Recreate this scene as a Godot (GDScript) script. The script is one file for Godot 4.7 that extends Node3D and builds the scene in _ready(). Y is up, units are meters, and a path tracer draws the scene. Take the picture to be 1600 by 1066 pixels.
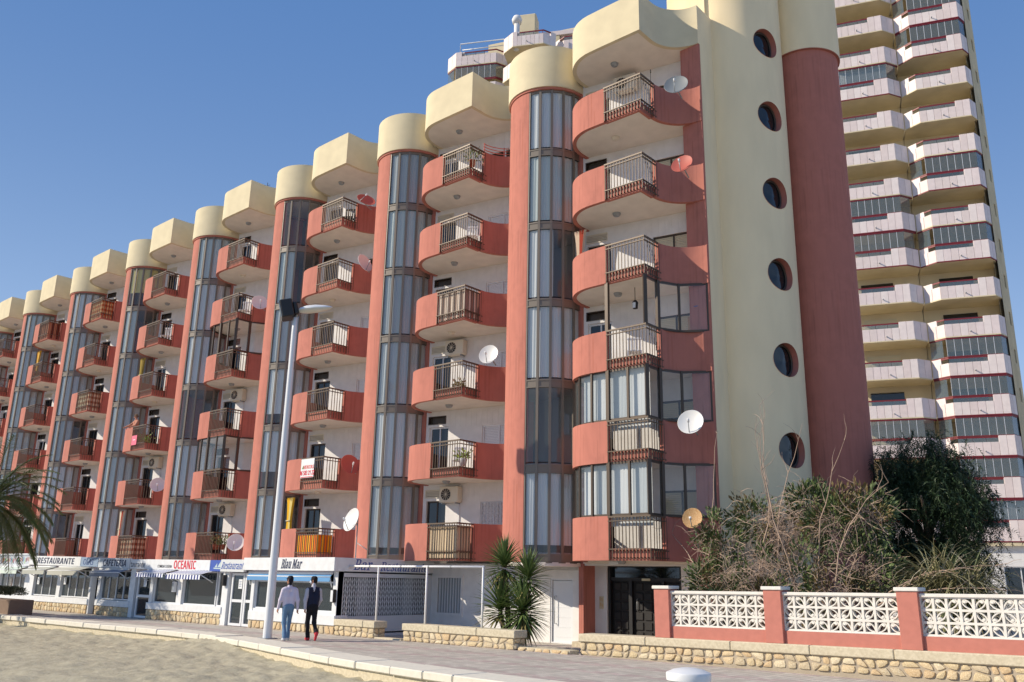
extends Node3D
# ------------------------------------------------------------------ state
var M := {}          # materials
var used := {}       # names taken at top level
var rng := RandomNumberGenerator.new()
var bld: Node3D      # the apartment building
const STOREY := 2.8
const BAY := 7.5466
const CAM := Vector3(13.39, 1.78, 21.34)

func _ready():
	rng.seed = 4711
	setup_view()
	make_materials()
	build_ground()
	build_apartments()
	build_end_tower()
	build_background()
	build_ground_floor()
	build_shops()
	build_planters_and_fence()
	build_balcony_things()
	build_plants()
	build_street()
	build_people()

func setup_view():
	var c := Camera3D.new(); c.name = "camera"; add_child(c)
	c.position = CAM
	c.rotation = Vector3(0.26818525, 0.718224536, 0.0189074)
	c.fov = rad_to_deg(2.0 * atan(533.0 / 1367.06))
	c.near = 0.1; c.far = 900.0; c.current = true
	var we := WorldEnvironment.new(); we.name = "environment"; add_child(we)
	var e := Environment.new(); we.environment = e
	e.background_mode = Environment.BG_SKY
	var sky := Sky.new(); e.sky = sky
	var pm := ProceduralSkyMaterial.new(); sky.sky_material = pm
	pm.sky_top_color = Color(0.235, 0.365, 0.545)
	pm.sky_horizon_color = Color(0.625, 0.71, 0.80)
	pm.sky_curve = 0.17
	pm.ground_bottom_color = Color(0.50, 0.47, 0.42)
	pm.ground_horizon_color = Color(0.62, 0.68, 0.74)
	pm.ground_curve = 0.05
	pm.sun_angle_max = 1.0
	pm.energy_multiplier = 1.0
	e.ambient_light_source = Environment.AMBIENT_SOURCE_SKY
	e.background_energy_multiplier = 1.25
	e.tonemap_mode = Environment.TONE_MAPPER_LINEAR
	e.tonemap_exposure = 1.55
	e.sdfgi_enabled = true; e.ssao_enabled = true; e.ssil_enabled = true
	var s := DirectionalLight3D.new(); s.name = "sun"; add_child(s)
	var az := deg_to_rad(-46.0); var el := deg_to_rad(31.0)
	var d := Vector3(cos(az) * cos(el), -sin(el), sin(az) * cos(el))
	s.look_at_from_position(-d * 100.0, Vector3.ZERO, Vector3.UP)
	s.light_energy = 1.10; s.light_color = Color(1.0, 0.945, 0.86)
	s.light_angular_distance = 0.5; s.shadow_enabled = true

# ------------------------------------------------------------------ names and tags
func numbered(n: String) -> String:
	var k: int = used.get(n, 0); used[n] = k + 1
	return n if k == 0 else "%s_%03d" % [n, k]
func tag(o, label: String, category: String, group := "", kind := ""):
	if label: o.set_meta("label", label)
	if category: o.set_meta("category", category)
	if group: o.set_meta("group", group)
	if kind: o.set_meta("kind", kind)
	return o
func thing(n: String, label: String, category: String, at := Vector3.ZERO, turn := 0.0, group := "") -> Node3D:
	var o := Node3D.new(); o.name = numbered(n); add_child(o)
	o.position = at; o.rotation.y = turn
	tag(o, label, category, group); return o
func put(n: String, mesh: Mesh, mat, parent = null) -> MeshInstance3D:
	var o := MeshInstance3D.new(); o.mesh = mesh
	if mat: o.material_override = mat
	if parent == null or parent == self:
		o.name = numbered(n); add_child(o)
	else:
		o.name = n; parent.add_child(o, true)
	return o
func done(t: SurfaceTool, smooth := false) -> ArrayMesh:
	if smooth: t.index()
	t.generate_normals()
	return t.commit()
func obj(n: String, t: SurfaceTool, mat, parent = null, smooth := false) -> MeshInstance3D:
	return put(n, done(t, smooth), mat, parent)
func struct(o): o.set_meta("kind", "structure"); return o
func st() -> SurfaceTool:
	var t := SurfaceTool.new(); t.begin(Mesh.PRIMITIVE_TRIANGLES); t.set_smooth_group(-1); return t

# ------------------------------------------------------------------ shapes (corners counter-clockwise from outside)
func tri(t: SurfaceTool, a, b, c): t.add_vertex(a); t.add_vertex(c); t.add_vertex(b)
func quad(t: SurfaceTool, a, b, c, d): tri(t, a, b, c); tri(t, a, c, d)
func box(t: SurfaceTool, lo: Vector3, hi: Vector3, x := Transform3D.IDENTITY):
	var v := []
	for i in 8: v.append(x * Vector3(hi.x if i & 1 else lo.x, hi.y if i & 2 else lo.y, hi.z if i & 4 else lo.z))
	quad(t, v[4], v[5], v[7], v[6]); quad(t, v[1], v[0], v[2], v[3])
	quad(t, v[5], v[1], v[3], v[7]); quad(t, v[0], v[4], v[6], v[2])
	quad(t, v[6], v[7], v[3], v[2]); quad(t, v[0], v[1], v[5], v[4])
func bbox(t: SurfaceTool, lo: Vector3, hi: Vector3, b: float, x := Transform3D.IDENTITY):   # box with chamfered edges
	var c := (lo + hi) * 0.5; var h := (hi - lo) * 0.5; b = min(b, min(h.x, min(h.y, h.z)) * 0.9)
	var f := func(s: Vector3, ax: int) -> Vector3:
		var r := Vector3(h.x - b, h.y - b, h.z - b); r[ax] = h[ax]
		return x * (c + r * s)
	for ax in 3:
		var u := (ax + 1) % 3; var w := (ax + 2) % 3
		for sg in [-1.0, 1.0]:
			var p := []
			for q in [[-1, -1], [1, -1], [1, 1], [-1, 1]]:
				var s := Vector3.ONE; s[ax] = sg; s[u] = q[0]; s[w] = q[1]; p.append(f.call(s, ax))
			if sg > 0: quad(t, p[0], p[1], p[2], p[3])
			else: quad(t, p[3], p[2], p[1], p[0])
		for su in [-1.0, 1.0]:
			for sw in [-1.0, 1.0]:
				var s0 := Vector3.ONE; s0[u] = su; s0[w] = sw; s0[ax] = -1.0
				var s1 := s0; s1[ax] = 1.0
				var a = f.call(s0, u); var bb = f.call(s1, u); var cc = f.call(s1, w); var d = f.call(s0, w)
				if su * sw > 0: quad(t, a, d, cc, bb)
				else: quad(t, a, bb, cc, d)
	for i in 8:
		var s := Vector3(1.0 if i & 1 else -1.0, 1.0 if i & 2 else -1.0, 1.0 if i & 4 else -1.0)
		if s.x * s.y * s.z > 0: tri(t, f.call(s, 0), f.call(s, 1), f.call(s, 2))
		else: tri(t, f.call(s, 0), f.call(s, 2), f.call(s, 1))
func basis_to(d: Vector3) -> Basis:   # y axis along d
	var y := d.normalized(); var r := Vector3.RIGHT if absf(y.x) < 0.8 else Vector3.FORWARD
	var z := r.cross(y).normalized(); return Basis(y.cross(z), y, z)
func tube(t: SurfaceTool, pts: Array, rad, n := 6, caps := true):
	var rings := []
	for i in pts.size():
		var d: Vector3 = pts[min(i + 1, pts.size() - 1)] - pts[max(i - 1, 0)]
		var b := basis_to(d); var r: float = rad if not (rad is Array) else rad[i]
		var ring := []
		for k in n: ring.append(pts[i] + b.x * (cos(TAU * k / n) * r) + b.z * (sin(TAU * k / n) * r))
		rings.append(ring)
	for i in pts.size() - 1:
		for k in n: quad(t, rings[i][k], rings[i + 1][k], rings[i + 1][(k + 1) % n], rings[i][(k + 1) % n])
	if caps:
		for k in range(1, n - 1):
			tri(t, rings[0][0], rings[0][k], rings[0][k + 1])
			tri(t, rings[-1][0], rings[-1][k + 1], rings[-1][k])
func lathe(t: SurfaceTool, prof: Array, n := 16, x := Transform3D.IDENTITY):   # prof: Vector2(r, y) from bottom to top
	for i in prof.size() - 1:
		for k in n:
			var a0 := TAU * k / n; var a1 := TAU * (k + 1) / n
			var p := func(q: Vector2, a: float) -> Vector3: return x * Vector3(q.x * cos(a), q.y, -q.x * sin(a))
			quad(t, p.call(prof[i], a0), p.call(prof[i], a1), p.call(prof[i + 1], a1), p.call(prof[i + 1], a0))
func arc(c: Vector2, r: float, a0: float, a1: float, n: int) -> Array:   # degrees; plan points (x, z); angle 0 = +x, 90 = +z
	var o := []
	for i in n + 1:
		var a := deg_to_rad(lerpf(a0, a1, float(i) / n)); o.append(c + Vector2(cos(a), sin(a)) * r)
	return o
func p3(p: Vector2, y: float) -> Vector3: return Vector3(p.x, y, p.y)
func slab(t: SurfaceTool, poly: Array, y0: float, y1: float, sides := true):   # solid on a plan polygon
	var pp := PackedVector2Array(poly)
	if Geometry2D.is_polygon_clockwise(pp): pp.reverse()
	var ix := Geometry2D.triangulate_polygon(pp)
	for i in range(0, ix.size(), 3):
		var a := pp[ix[i]]; var b := pp[ix[i + 1]]; var c := pp[ix[i + 2]]
		if (b - a).cross(c - a) > 0: var q := b; b = c; c = q
		tri(t, p3(a, y1), p3(b, y1), p3(c, y1)); tri(t, p3(a, y0), p3(c, y0), p3(b, y0))
	if sides:
		var area := 0.0
		for i in pp.size(): area += pp[i].cross(pp[(i + 1) % pp.size()])
		for i in pp.size():
			var a := pp[i]; var b := pp[(i + 1) % pp.size()]
			if area > 0: quad(t, p3(b, y0), p3(a, y0), p3(a, y1), p3(b, y1))
			else: quad(t, p3(a, y0), p3(b, y0), p3(b, y1), p3(a, y1))
func offset_path(path: Array, d: float) -> Array:   # to the right-hand inside for a path that runs with outside on its left
	var o := []
	for i in path.size():
		var n := Vector2.ZERO
		if i > 0: n += (path[i] - path[i - 1]).orthogonal().normalized()
		if i < path.size() - 1: n += (path[i + 1] - path[i]).orthogonal().normalized()
		n = n.normalized()
		var k := 1.0
		if i > 0 and i < path.size() - 1: k = 1.0 / max(0.4, n.dot((path[i + 1] - path[i]).orthogonal().normalized()))
		o.append(path[i] + n * d * k)
	return o
func ribbon(t: SurfaceTool, path: Array, th: float, y0: float, y1: float):   # wall of thickness th along a plan path
	var q := offset_path(path, th)
	var n := path.size()
	for i in n - 1:
		quad(t, p3(path[i], y0), p3(path[i + 1], y0), p3(path[i + 1], y1), p3(path[i], y1))
		quad(t, p3(q[i + 1], y0), p3(q[i], y0), p3(q[i], y1), p3(q[i + 1], y1))
		quad(t, p3(path[i], y1), p3(path[i + 1], y1), p3(q[i + 1], y1), p3(q[i], y1))
		quad(t, p3(q[i], y0), p3(q[i + 1], y0), p3(path[i + 1], y0), p3(path[i], y0))
	quad(t, p3(q[0], y0), p3(path[0], y0), p3(path[0], y1), p3(q[0], y1))
	quad(t, p3(path[n - 1], y0), p3(q[n - 1], y0), p3(q[n - 1], y1), p3(path[n - 1], y1))
func wall_holes(t: SurfaceTool, x0: float, x1: float, y0: float, y1: float, z: float, th: float, holes: Array, xf := Transform3D.IDENTITY):
	# wall facing +z between x0..x1, y0..y1 with Rect2(x, y, w, h) openings and their reveals
	var xs := [x0, x1]; var ys := [y0, y1]
	for h in holes:
		for v in [h.position.x, h.end.x]:
			if not xs.has(v): xs.append(v)
		for v in [h.position.y, h.end.y]:
			if not ys.has(v): ys.append(v)
	xs.sort(); ys.sort()
	for i in xs.size() - 1:
		for j in ys.size() - 1:
			var c := Vector2((xs[i] + xs[i + 1]) * 0.5, (ys[j] + ys[j + 1]) * 0.5); var open := false
			for h in holes:
				if h.has_point(c): open = true
			if open: continue
			quad(t, xf * Vector3(xs[i], ys[j], z), xf * Vector3(xs[i + 1], ys[j], z), xf * Vector3(xs[i + 1], ys[j + 1], z), xf * Vector3(xs[i], ys[j + 1], z))
			quad(t, xf * Vector3(xs[i + 1], ys[j], z - th), xf * Vector3(xs[i], ys[j], z - th), xf * Vector3(xs[i], ys[j + 1], z - th), xf * Vector3(xs[i + 1], ys[j + 1], z - th))
	for h in holes:
		var a: Vector2 = h.position; var b: Vector2 = h.end; var f := z; var k := z - th
		quad(t, xf * Vector3(a.x, a.y, f), xf * Vector3(b.x, a.y, f), xf * Vector3(b.x, a.y, k), xf * Vector3(a.x, a.y, k))
		quad(t, xf * Vector3(b.x, b.y, f), xf * Vector3(a.x, b.y, f), xf * Vector3(a.x, b.y, k), xf * Vector3(b.x, b.y, k))
		quad(t, xf * Vector3(a.x, a.y, k), xf * Vector3(a.x, b.y, k), xf * Vector3(a.x, b.y, f), xf * Vector3(a.x, a.y, f))
		quad(t, xf * Vector3(b.x, a.y, f), xf * Vector3(b.x, b.y, f), xf * Vector3(b.x, b.y, k), xf * Vector3(b.x, a.y, k))
func frame(t: SurfaceTool, x0: float, x1: float, y0: float, y1: float, z0: float, z1: float, w: float):
	box(t, Vector3(x0, y0, z0), Vector3(x0 + w, y1, z1)); box(t, Vector3(x1 - w, y0, z0), Vector3(x1, y1, z1))
	box(t, Vector3(x0 + w, y0, z0), Vector3(x1 - w, y0 + w, z1)); box(t, Vector3(x0 + w, y1 - w, z0), Vector3(x1 - w, y1, z1))
func bar(t: SurfaceTool, a: Vector3, b: Vector3, w: float):   # square bar between two points
	var bs := basis_to(b - a); box(t, Vector3(-w, 0, -w), Vector3(w, (b - a).length(), w), Transform3D(bs, a))
func words(n: String, text: String, size: float, mat, parent, at: Vector3, turn := 0.0, font := "Droid Sans", bold := false, slant := 0.0, squeeze := 1.0) -> MeshInstance3D:
	var f := SystemFont.new(); f.font_names = PackedStringArray([font])
	if bold: f.font_weight = 700
	var m := TextMesh.new(); m.text = text; m.font = f; m.font_size = 48; m.pixel_size = size / 36.0; m.depth = 0.012; m.curve_step = 4.0
	m.horizontal_alignment = HORIZONTAL_ALIGNMENT_CENTER; m.vertical_alignment = VERTICAL_ALIGNMENT_CENTER
	var o := put(n, m, mat, parent)
	o.transform = Transform3D(Basis(Vector3.UP, turn) * Basis(Vector3(squeeze, 0, 0), Vector3(slant, 1, 0), Vector3(0, 0, 1)), at)
	return o

# ------------------------------------------------------------------ materials
func noise_tex(fr: float, c0: Color, c1: Color, sd: int, oct := 4, normal := false, size := 512, bump := 4.0) -> NoiseTexture2D:
	var n := FastNoiseLite.new(); n.seed = sd; n.frequency = fr; n.fractal_octaves = oct; n.noise_type = FastNoiseLite.TYPE_SIMPLEX_SMOOTH
	var t := NoiseTexture2D.new(); t.noise = n; t.width = size; t.height = size; t.seamless = true; t.generate_mipmaps = true
	if normal: t.as_normal_map = true; t.bump_strength = bump
	else:
		var g := Gradient.new(); g.set_color(0, c0); g.set_color(1, c1); t.color_ramp = g
	return t
func mat(col: Color, rough := 0.85, metal := 0.0) -> StandardMaterial3D:
	var m := StandardMaterial3D.new(); m.albedo_color = col; m.roughness = rough; m.metallic = metal; return m
func rough_mat(col: Color, tex, scale: float, rough := 0.9, nrm = null, ns := 0.6) -> StandardMaterial3D:
	var m := mat(col, rough); m.albedo_texture = tex; m.uv1_triplanar = true; m.uv1_world_triplanar = true; m.uv1_scale = Vector3.ONE * scale
	if nrm: m.normal_enabled = true; m.normal_texture = nrm; m.normal_scale = ns
	return m
func drip_tex() -> ImageTexture:   # weathered paint: soft patches, rain streaks of different lengths, a few hairline cracks
	var n := 512; var im := Image.create(n, n, true, Image.FORMAT_RGB8); var r := RandomNumberGenerator.new(); r.seed = 88
	var v := PackedFloat32Array(); v.resize(n * n); var h := PackedFloat32Array(); h.resize(n * n)
	var fn := FastNoiseLite.new(); fn.seed = 12; fn.frequency = 0.9; fn.fractal_octaves = 4
	for y in n:
		for x in n:
			var a := TAU * x / n; var b := TAU * y / n
			v[y * n + x] = 0.965 + 0.055 * fn.get_noise_3d(cos(a) * 1.6 + cos(b) * 0.7, sin(a) * 1.6, sin(b) * 1.6 + cos(b) * 1.1)
	for k in 90:
		var x0 := r.randi() % n; var y0 := r.randi() % n; var L := r.randi_range(40, 260); var w := r.randf_range(0.8, 4.5); var dk := r.randf_range(0.02, 0.085); var rust := 1.0 if r.randf() < 0.2 else 0.0; var dx := 0.0
		for j in L:
			dx += r.randf_range(-0.12, 0.12); var f := sin(PI * pow(float(j) / L, 0.45)) * dk
			for i in range(-6, 7):
				var q := (((y0 + j) % n) * n) + posmod(x0 + i + int(dx), n); var g := f * exp(-pow(i / w, 2.0)); v[q] -= g; h[q] += g * rust
	for y in n:
		for x in n:
			var q := y * n + x; im.set_pixel(x, y, Color(v[q] + 0.3 * h[q], v[q] - 0.1 * h[q], v[q] - 0.5 * h[q]))
	im.generate_mipmaps()
	return ImageTexture.create_from_image(im)
func make_materials():
	var mott := noise_tex(0.012, Color(0.93, 0.93, 0.93), Color(1, 1, 1), 3, 5)
	var stain := noise_tex(0.006, Color(0.88, 0.875, 0.865), Color(1, 1, 1), 9, 5)
	var grain := noise_tex(0.12, Color.BLACK, Color.WHITE, 5, 3, true, 256, 3.0)
	var coarse := noise_tex(0.05, Color.BLACK, Color.WHITE, 8, 4, true, 512, 5.0)
	M.mott = mott; M.grain = grain; M.coarse = coarse; M.stain = stain
	var streak := drip_tex()
	M.red = rough_mat(Color(0.735, 0.465, 0.405), streak, 0.5, 0.92); M.red.uv1_scale = Vector3(0.31, 0.23, 0.31)
	M.yellow = rough_mat(Color(0.86, 0.81, 0.68), mott, 0.17, 0.92)
	M.shade_lifted_yellow = rough_mat(Color(0.985, 0.905, 0.74), mott, 0.11, 0.92); M.shade_lifted_yellow.uv1_scale = Vector3(0.2, 0.05, 0.2)  # same cream paint as the parapets, lightened to stand in for fill light
	M.white = rough_mat(Color(0.91, 0.905, 0.895), mott, 0.3, 0.85)
	M.soffit = rough_mat(Color(0.92, 0.89, 0.845), mott, 0.2, 0.9)
	M.shop_white = rough_mat(Color(0.89, 0.90, 0.905), mott, 0.4, 0.5)
	M.bronze = mat(Color(0.46, 0.425, 0.385), 0.45, 0.1)
	M.bronze_dark = mat(Color(0.30, 0.255, 0.215), 0.45, 0.3)
	M.railing = mat(Color(0.36, 0.305, 0.25), 0.5, 0.2)
	M.dark = mat(Color(0.10, 0.09, 0.09), 0.6)
	M.black = mat(Color(0.12, 0.12, 0.13), 0.5)
	M.room = mat(Color(0.55, 0.54, 0.53), 0.9)
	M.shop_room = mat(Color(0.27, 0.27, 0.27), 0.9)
	M.tower_glass = mat(Color(0.42, 0.48, 0.50, 0.32), 0.03); M.tower_glass.transparency = BaseMaterial3D.TRANSPARENCY_ALPHA
	M.glass = mat(Color(0.80, 0.88, 0.90, 0.07), 0.03); M.glass.transparency = BaseMaterial3D.TRANSPARENCY_ALPHA
	M.glass.metallic_specular = 0.9
	M.shop_glass = mat(Color(0.22, 0.27, 0.30, 0.5), 0.03); M.shop_glass.transparency = BaseMaterial3D.TRANSPARENCY_ALPHA
	M.dark_glass = mat(Color(0.10, 0.115, 0.125), 0.06); M.dark_glass.metallic_specular = 0.6
	M.curtain = mat(Color(0.75, 0.77, 0.78), 0.95); M.curtain.cull_mode = BaseMaterial3D.CULL_DISABLED
	M.curtain3 = mat(Color(0.68, 0.72, 0.72), 0.95); M.curtain4 = mat(Color(0.74, 0.68, 0.40), 0.95); M.curtain5 = mat(Color(0.60, 0.63, 0.645), 0.95)
	M.curtain2 = mat(Color(0.66, 0.69, 0.705), 0.95)
	M.shutter = mat(Color(0.80, 0.77, 0.66), 0.7)
	M.metal_white = mat(Color(0.86, 0.87, 0.88), 0.4)
	M.pipe_white = mat(Color(0.90, 0.90, 0.90), 0.45)
	M.metal_grey = mat(Color(0.60, 0.62, 0.63), 0.45, 0.3)
	M.ac = mat(Color(0.86, 0.83, 0.76), 0.6)
	M.kerb_top = rough_mat(Color(0.88, 0.86, 0.80), mott, 0.8, 0.9)
	M.coping = rough_mat(Color(0.84, 0.80, 0.70), noise_tex(0.02, Color(0.86, 0.85, 0.83), Color(1, 1, 1), 12, 5), 0.9, 0.9, coarse, 0.2)
	M.mortar = rough_mat(Color(0.70, 0.65, 0.57), mott, 1.2, 0.95)
	var stone_tex := noise_tex(0.03, Color(0.80, 0.74, 0.66), Color(1, 1, 1), 21, 5)
	M.stones = []
	for c in [Color(0.88, 0.83, 0.70), Color(0.91, 0.85, 0.72), Color(0.88, 0.80, 0.66), Color(0.93, 0.90, 0.80), Color(0.85, 0.81, 0.71)]:
		M.stones.append(rough_mat(c, stone_tex, 1.6, 0.92, coarse, 0.25))
	M.screen_white = rough_mat(Color(0.90, 0.885, 0.85), mott, 0.7, 0.85)
	M.fence_red = rough_mat(Color(0.75, 0.48, 0.425), mott, 0.6, 0.9)
	M.marble = []
	for c in [Color(0.92, 0.86, 0.845), Color(0.935, 0.885, 0.865), Color(0.90, 0.84, 0.82)]: M.marble.append(rough_mat(c, mott, 0.3, 0.6))
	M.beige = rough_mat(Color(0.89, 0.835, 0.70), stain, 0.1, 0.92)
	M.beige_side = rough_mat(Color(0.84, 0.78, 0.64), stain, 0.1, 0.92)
	M.crimson = mat(Color(0.47, 0.12, 0.15), 0.5)
	M.sign_blue = mat(Color(0.12, 0.17, 0.30), 0.6)
	M.sign_red = mat(Color(0.80, 0.12, 0.22), 0.6)
	M.vertex = mat(Color.WHITE, 0.9); M.vertex.vertex_color_use_as_albedo = true; M.vertex.cull_mode = BaseMaterial3D.CULL_DISABLED
	M.clothes = mat(Color.WHITE, 0.95); M.clothes.vertex_color_use_as_albedo = true; M.clothes.uv1_triplanar = true; M.clothes.uv1_scale = Vector3.ONE * 2.2; M.clothes.normal_enabled = true; M.clothes.normal_texture = coarse; M.clothes.normal_scale = 0.7
	M.leaf = mat(Color.WHITE, 0.6); M.leaf.vertex_color_use_as_albedo = true; M.leaf.cull_mode = BaseMaterial3D.CULL_DISABLED
	M.leaf.backlight_enabled = true; M.leaf.backlight = Color(0.10, 0.14, 0.04)
	M.bark = rough_mat(Color(0.50, 0.43, 0.36), mott, 2.0, 0.95, coarse, 0.8)
	M.twig = mat(Color(0.68, 0.59, 0.52), 0.9)

func ss() -> SurfaceTool:   # smooth shading
	var t := SurfaceTool.new(); t.begin(Mesh.PRIMITIVE_TRIANGLES); t.set_smooth_group(0); return t
func yb(l: int) -> float: return 16.41 - STOREY * l     # underside of balcony l (0 = top)
func yt(l: int) -> float: return 17.664 - STOREY * l    # top of its parapet
const CX := -5.1
const CZ := -1.73
var path_left := []      # red convex parapet
var path_right := []     # red concave parapet
var path_all := []
func norm_pt(phi: float, r: float) -> Vector2:          # point of the round bay at angle phi from +z towards +x
	var a := deg_to_rad(phi); return Vector2(CX + sin(a) * r, CZ + cos(a) * r)
func round_path(p0: float, p1: float, r: float, n: int) -> Array:
	var o := []
	for i in n + 1: o.append(norm_pt(lerpf(p0, p1, float(i) / n), r))
	return o

func build_apartments():
	bld = thing("apartment_building", "long terracotta red and cream apartment block with wavy balconies and round glazed bays", "apartment building")
	path_left = [Vector2(-3.46, -2.38)] + arc(Vector2(-2.02, -1.47), 1.44, 180, 90, 14) + [Vector2(-1.44, -0.02)]
	path_right = [Vector2(0, -0.8)] + arc(Vector2(1.1, -0.8), 1.1, 180, 270, 12).slice(1)
	path_all = path_left.slice(0, -1) + [Vector2(-1.44, -0.02), Vector2(0, -0.02)] + path_right
	var poly: Array = path_all + [Vector2(1.1, -2.4)]
	# shared meshes
	var S := {}
	var t := ss(); ribbon_s(t, path_left, 0.13, 0, 1.254); S.left = done(t)
	t = ss(); ribbon_s(t, path_right, 0.13, 0, 1.254); S.right = done(t)
	t = st(); slab(t, offset_path(path_all, 0.12) + [Vector2(1.0, -2.85), Vector2(-3.4, -2.45)], 0.03, 0.2); S.slab = done(t)
	t = st()   # low red kerb behind the bars
	ribbon(t, [Vector2(-1.44, -0.10), Vector2(-0.10, -0.10), Vector2(-0.10, -0.8)], 0.1, 0.0, 0.34); S.kerb = done(t)
	t = ss(); lathe(t, [Vector2(0, -0.07), Vector2(0.10, -0.07), Vector2(0.125, -0.03), Vector2(0.14, 0.02), Vector2(0.14, 0.04)], 16); S.lamp = done(t)
	t = st(); bbox(t, Vector3(-0.012, 0.02, -0.012), Vector3(0.012, 1.2, 0.012), 0.004)
	box(t, Vector3(-0.02, 0.06, -0.08), Vector3(0.02, 0.09, -0.014)); box(t, Vector3(-0.02, 0.26, -0.08), Vector3(0.02, 0.29, -0.014)); S.bar = done(t)
	S.rails = []
	for y in [1.2, 1.09, 0.30]:
		var w := 0.025 if y > 1.15 else 0.013
		t = st(); ribbon(t, [Vector2(-1.43, 0.025), Vector2(0.02, 0.025), Vector2(0.02, -0.8)], 0.05, y, y + 2 * w); S.rails.append(done(t))
	var spots := []
	for i in 13: spots.append(Vector3(-1.40 + i * 1.40 / 12.0, 0, 0.0))
	for i in range(1, 7): spots.append(Vector3(0.0, 0, -0.8 + (6 - i) * 0.8 / 6.0 - 0.06))
	S.spots = spots
	t = st()
	for p in spots:
		box(t, p + Vector3(-0.011, 0.02, -0.011), p + Vector3(0.011, 1.2, 0.011))
	S.bars = done(t)
	for b in 9: build_bay(b, S)
	build_body()

func ribbon_s(t: SurfaceTool, path: Array, th: float, y0: float, y1: float):   # smooth faces, sharp edges and corners
	var q := offset_path(path, th); var n := path.size(); var brk := []; var g := 0
	for i in n - 1:
		if i > 0 and absf((path[i] - path[i - 1]).angle_to(path[i + 1] - path[i])) > 0.6: g += 1
		brk.append(g)
	for f in 4:
		for i in n - 1:
			t.set_smooth_group(10 * f + brk[i] + 1)
			match f:
				0: quad(t, p3(path[i], y0), p3(path[i + 1], y0), p3(path[i + 1], y1), p3(path[i], y1))
				1: quad(t, p3(q[i + 1], y0), p3(q[i], y0), p3(q[i], y1), p3(q[i + 1], y1))
				2: quad(t, p3(path[i], y1), p3(path[i + 1], y1), p3(q[i + 1], y1), p3(q[i], y1))
				3: quad(t, p3(q[i], y0), p3(q[i + 1], y0), p3(path[i + 1], y0), p3(path[i], y0))
	t.set_smooth_group(-1)
	quad(t, p3(q[0], y0), p3(path[0], y0), p3(path[0], y1), p3(q[0], y1))
	quad(t, p3(path[n - 1], y0), p3(q[n - 1], y0), p3(q[n - 1], y1), p3(path[n - 1], y1))

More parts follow.
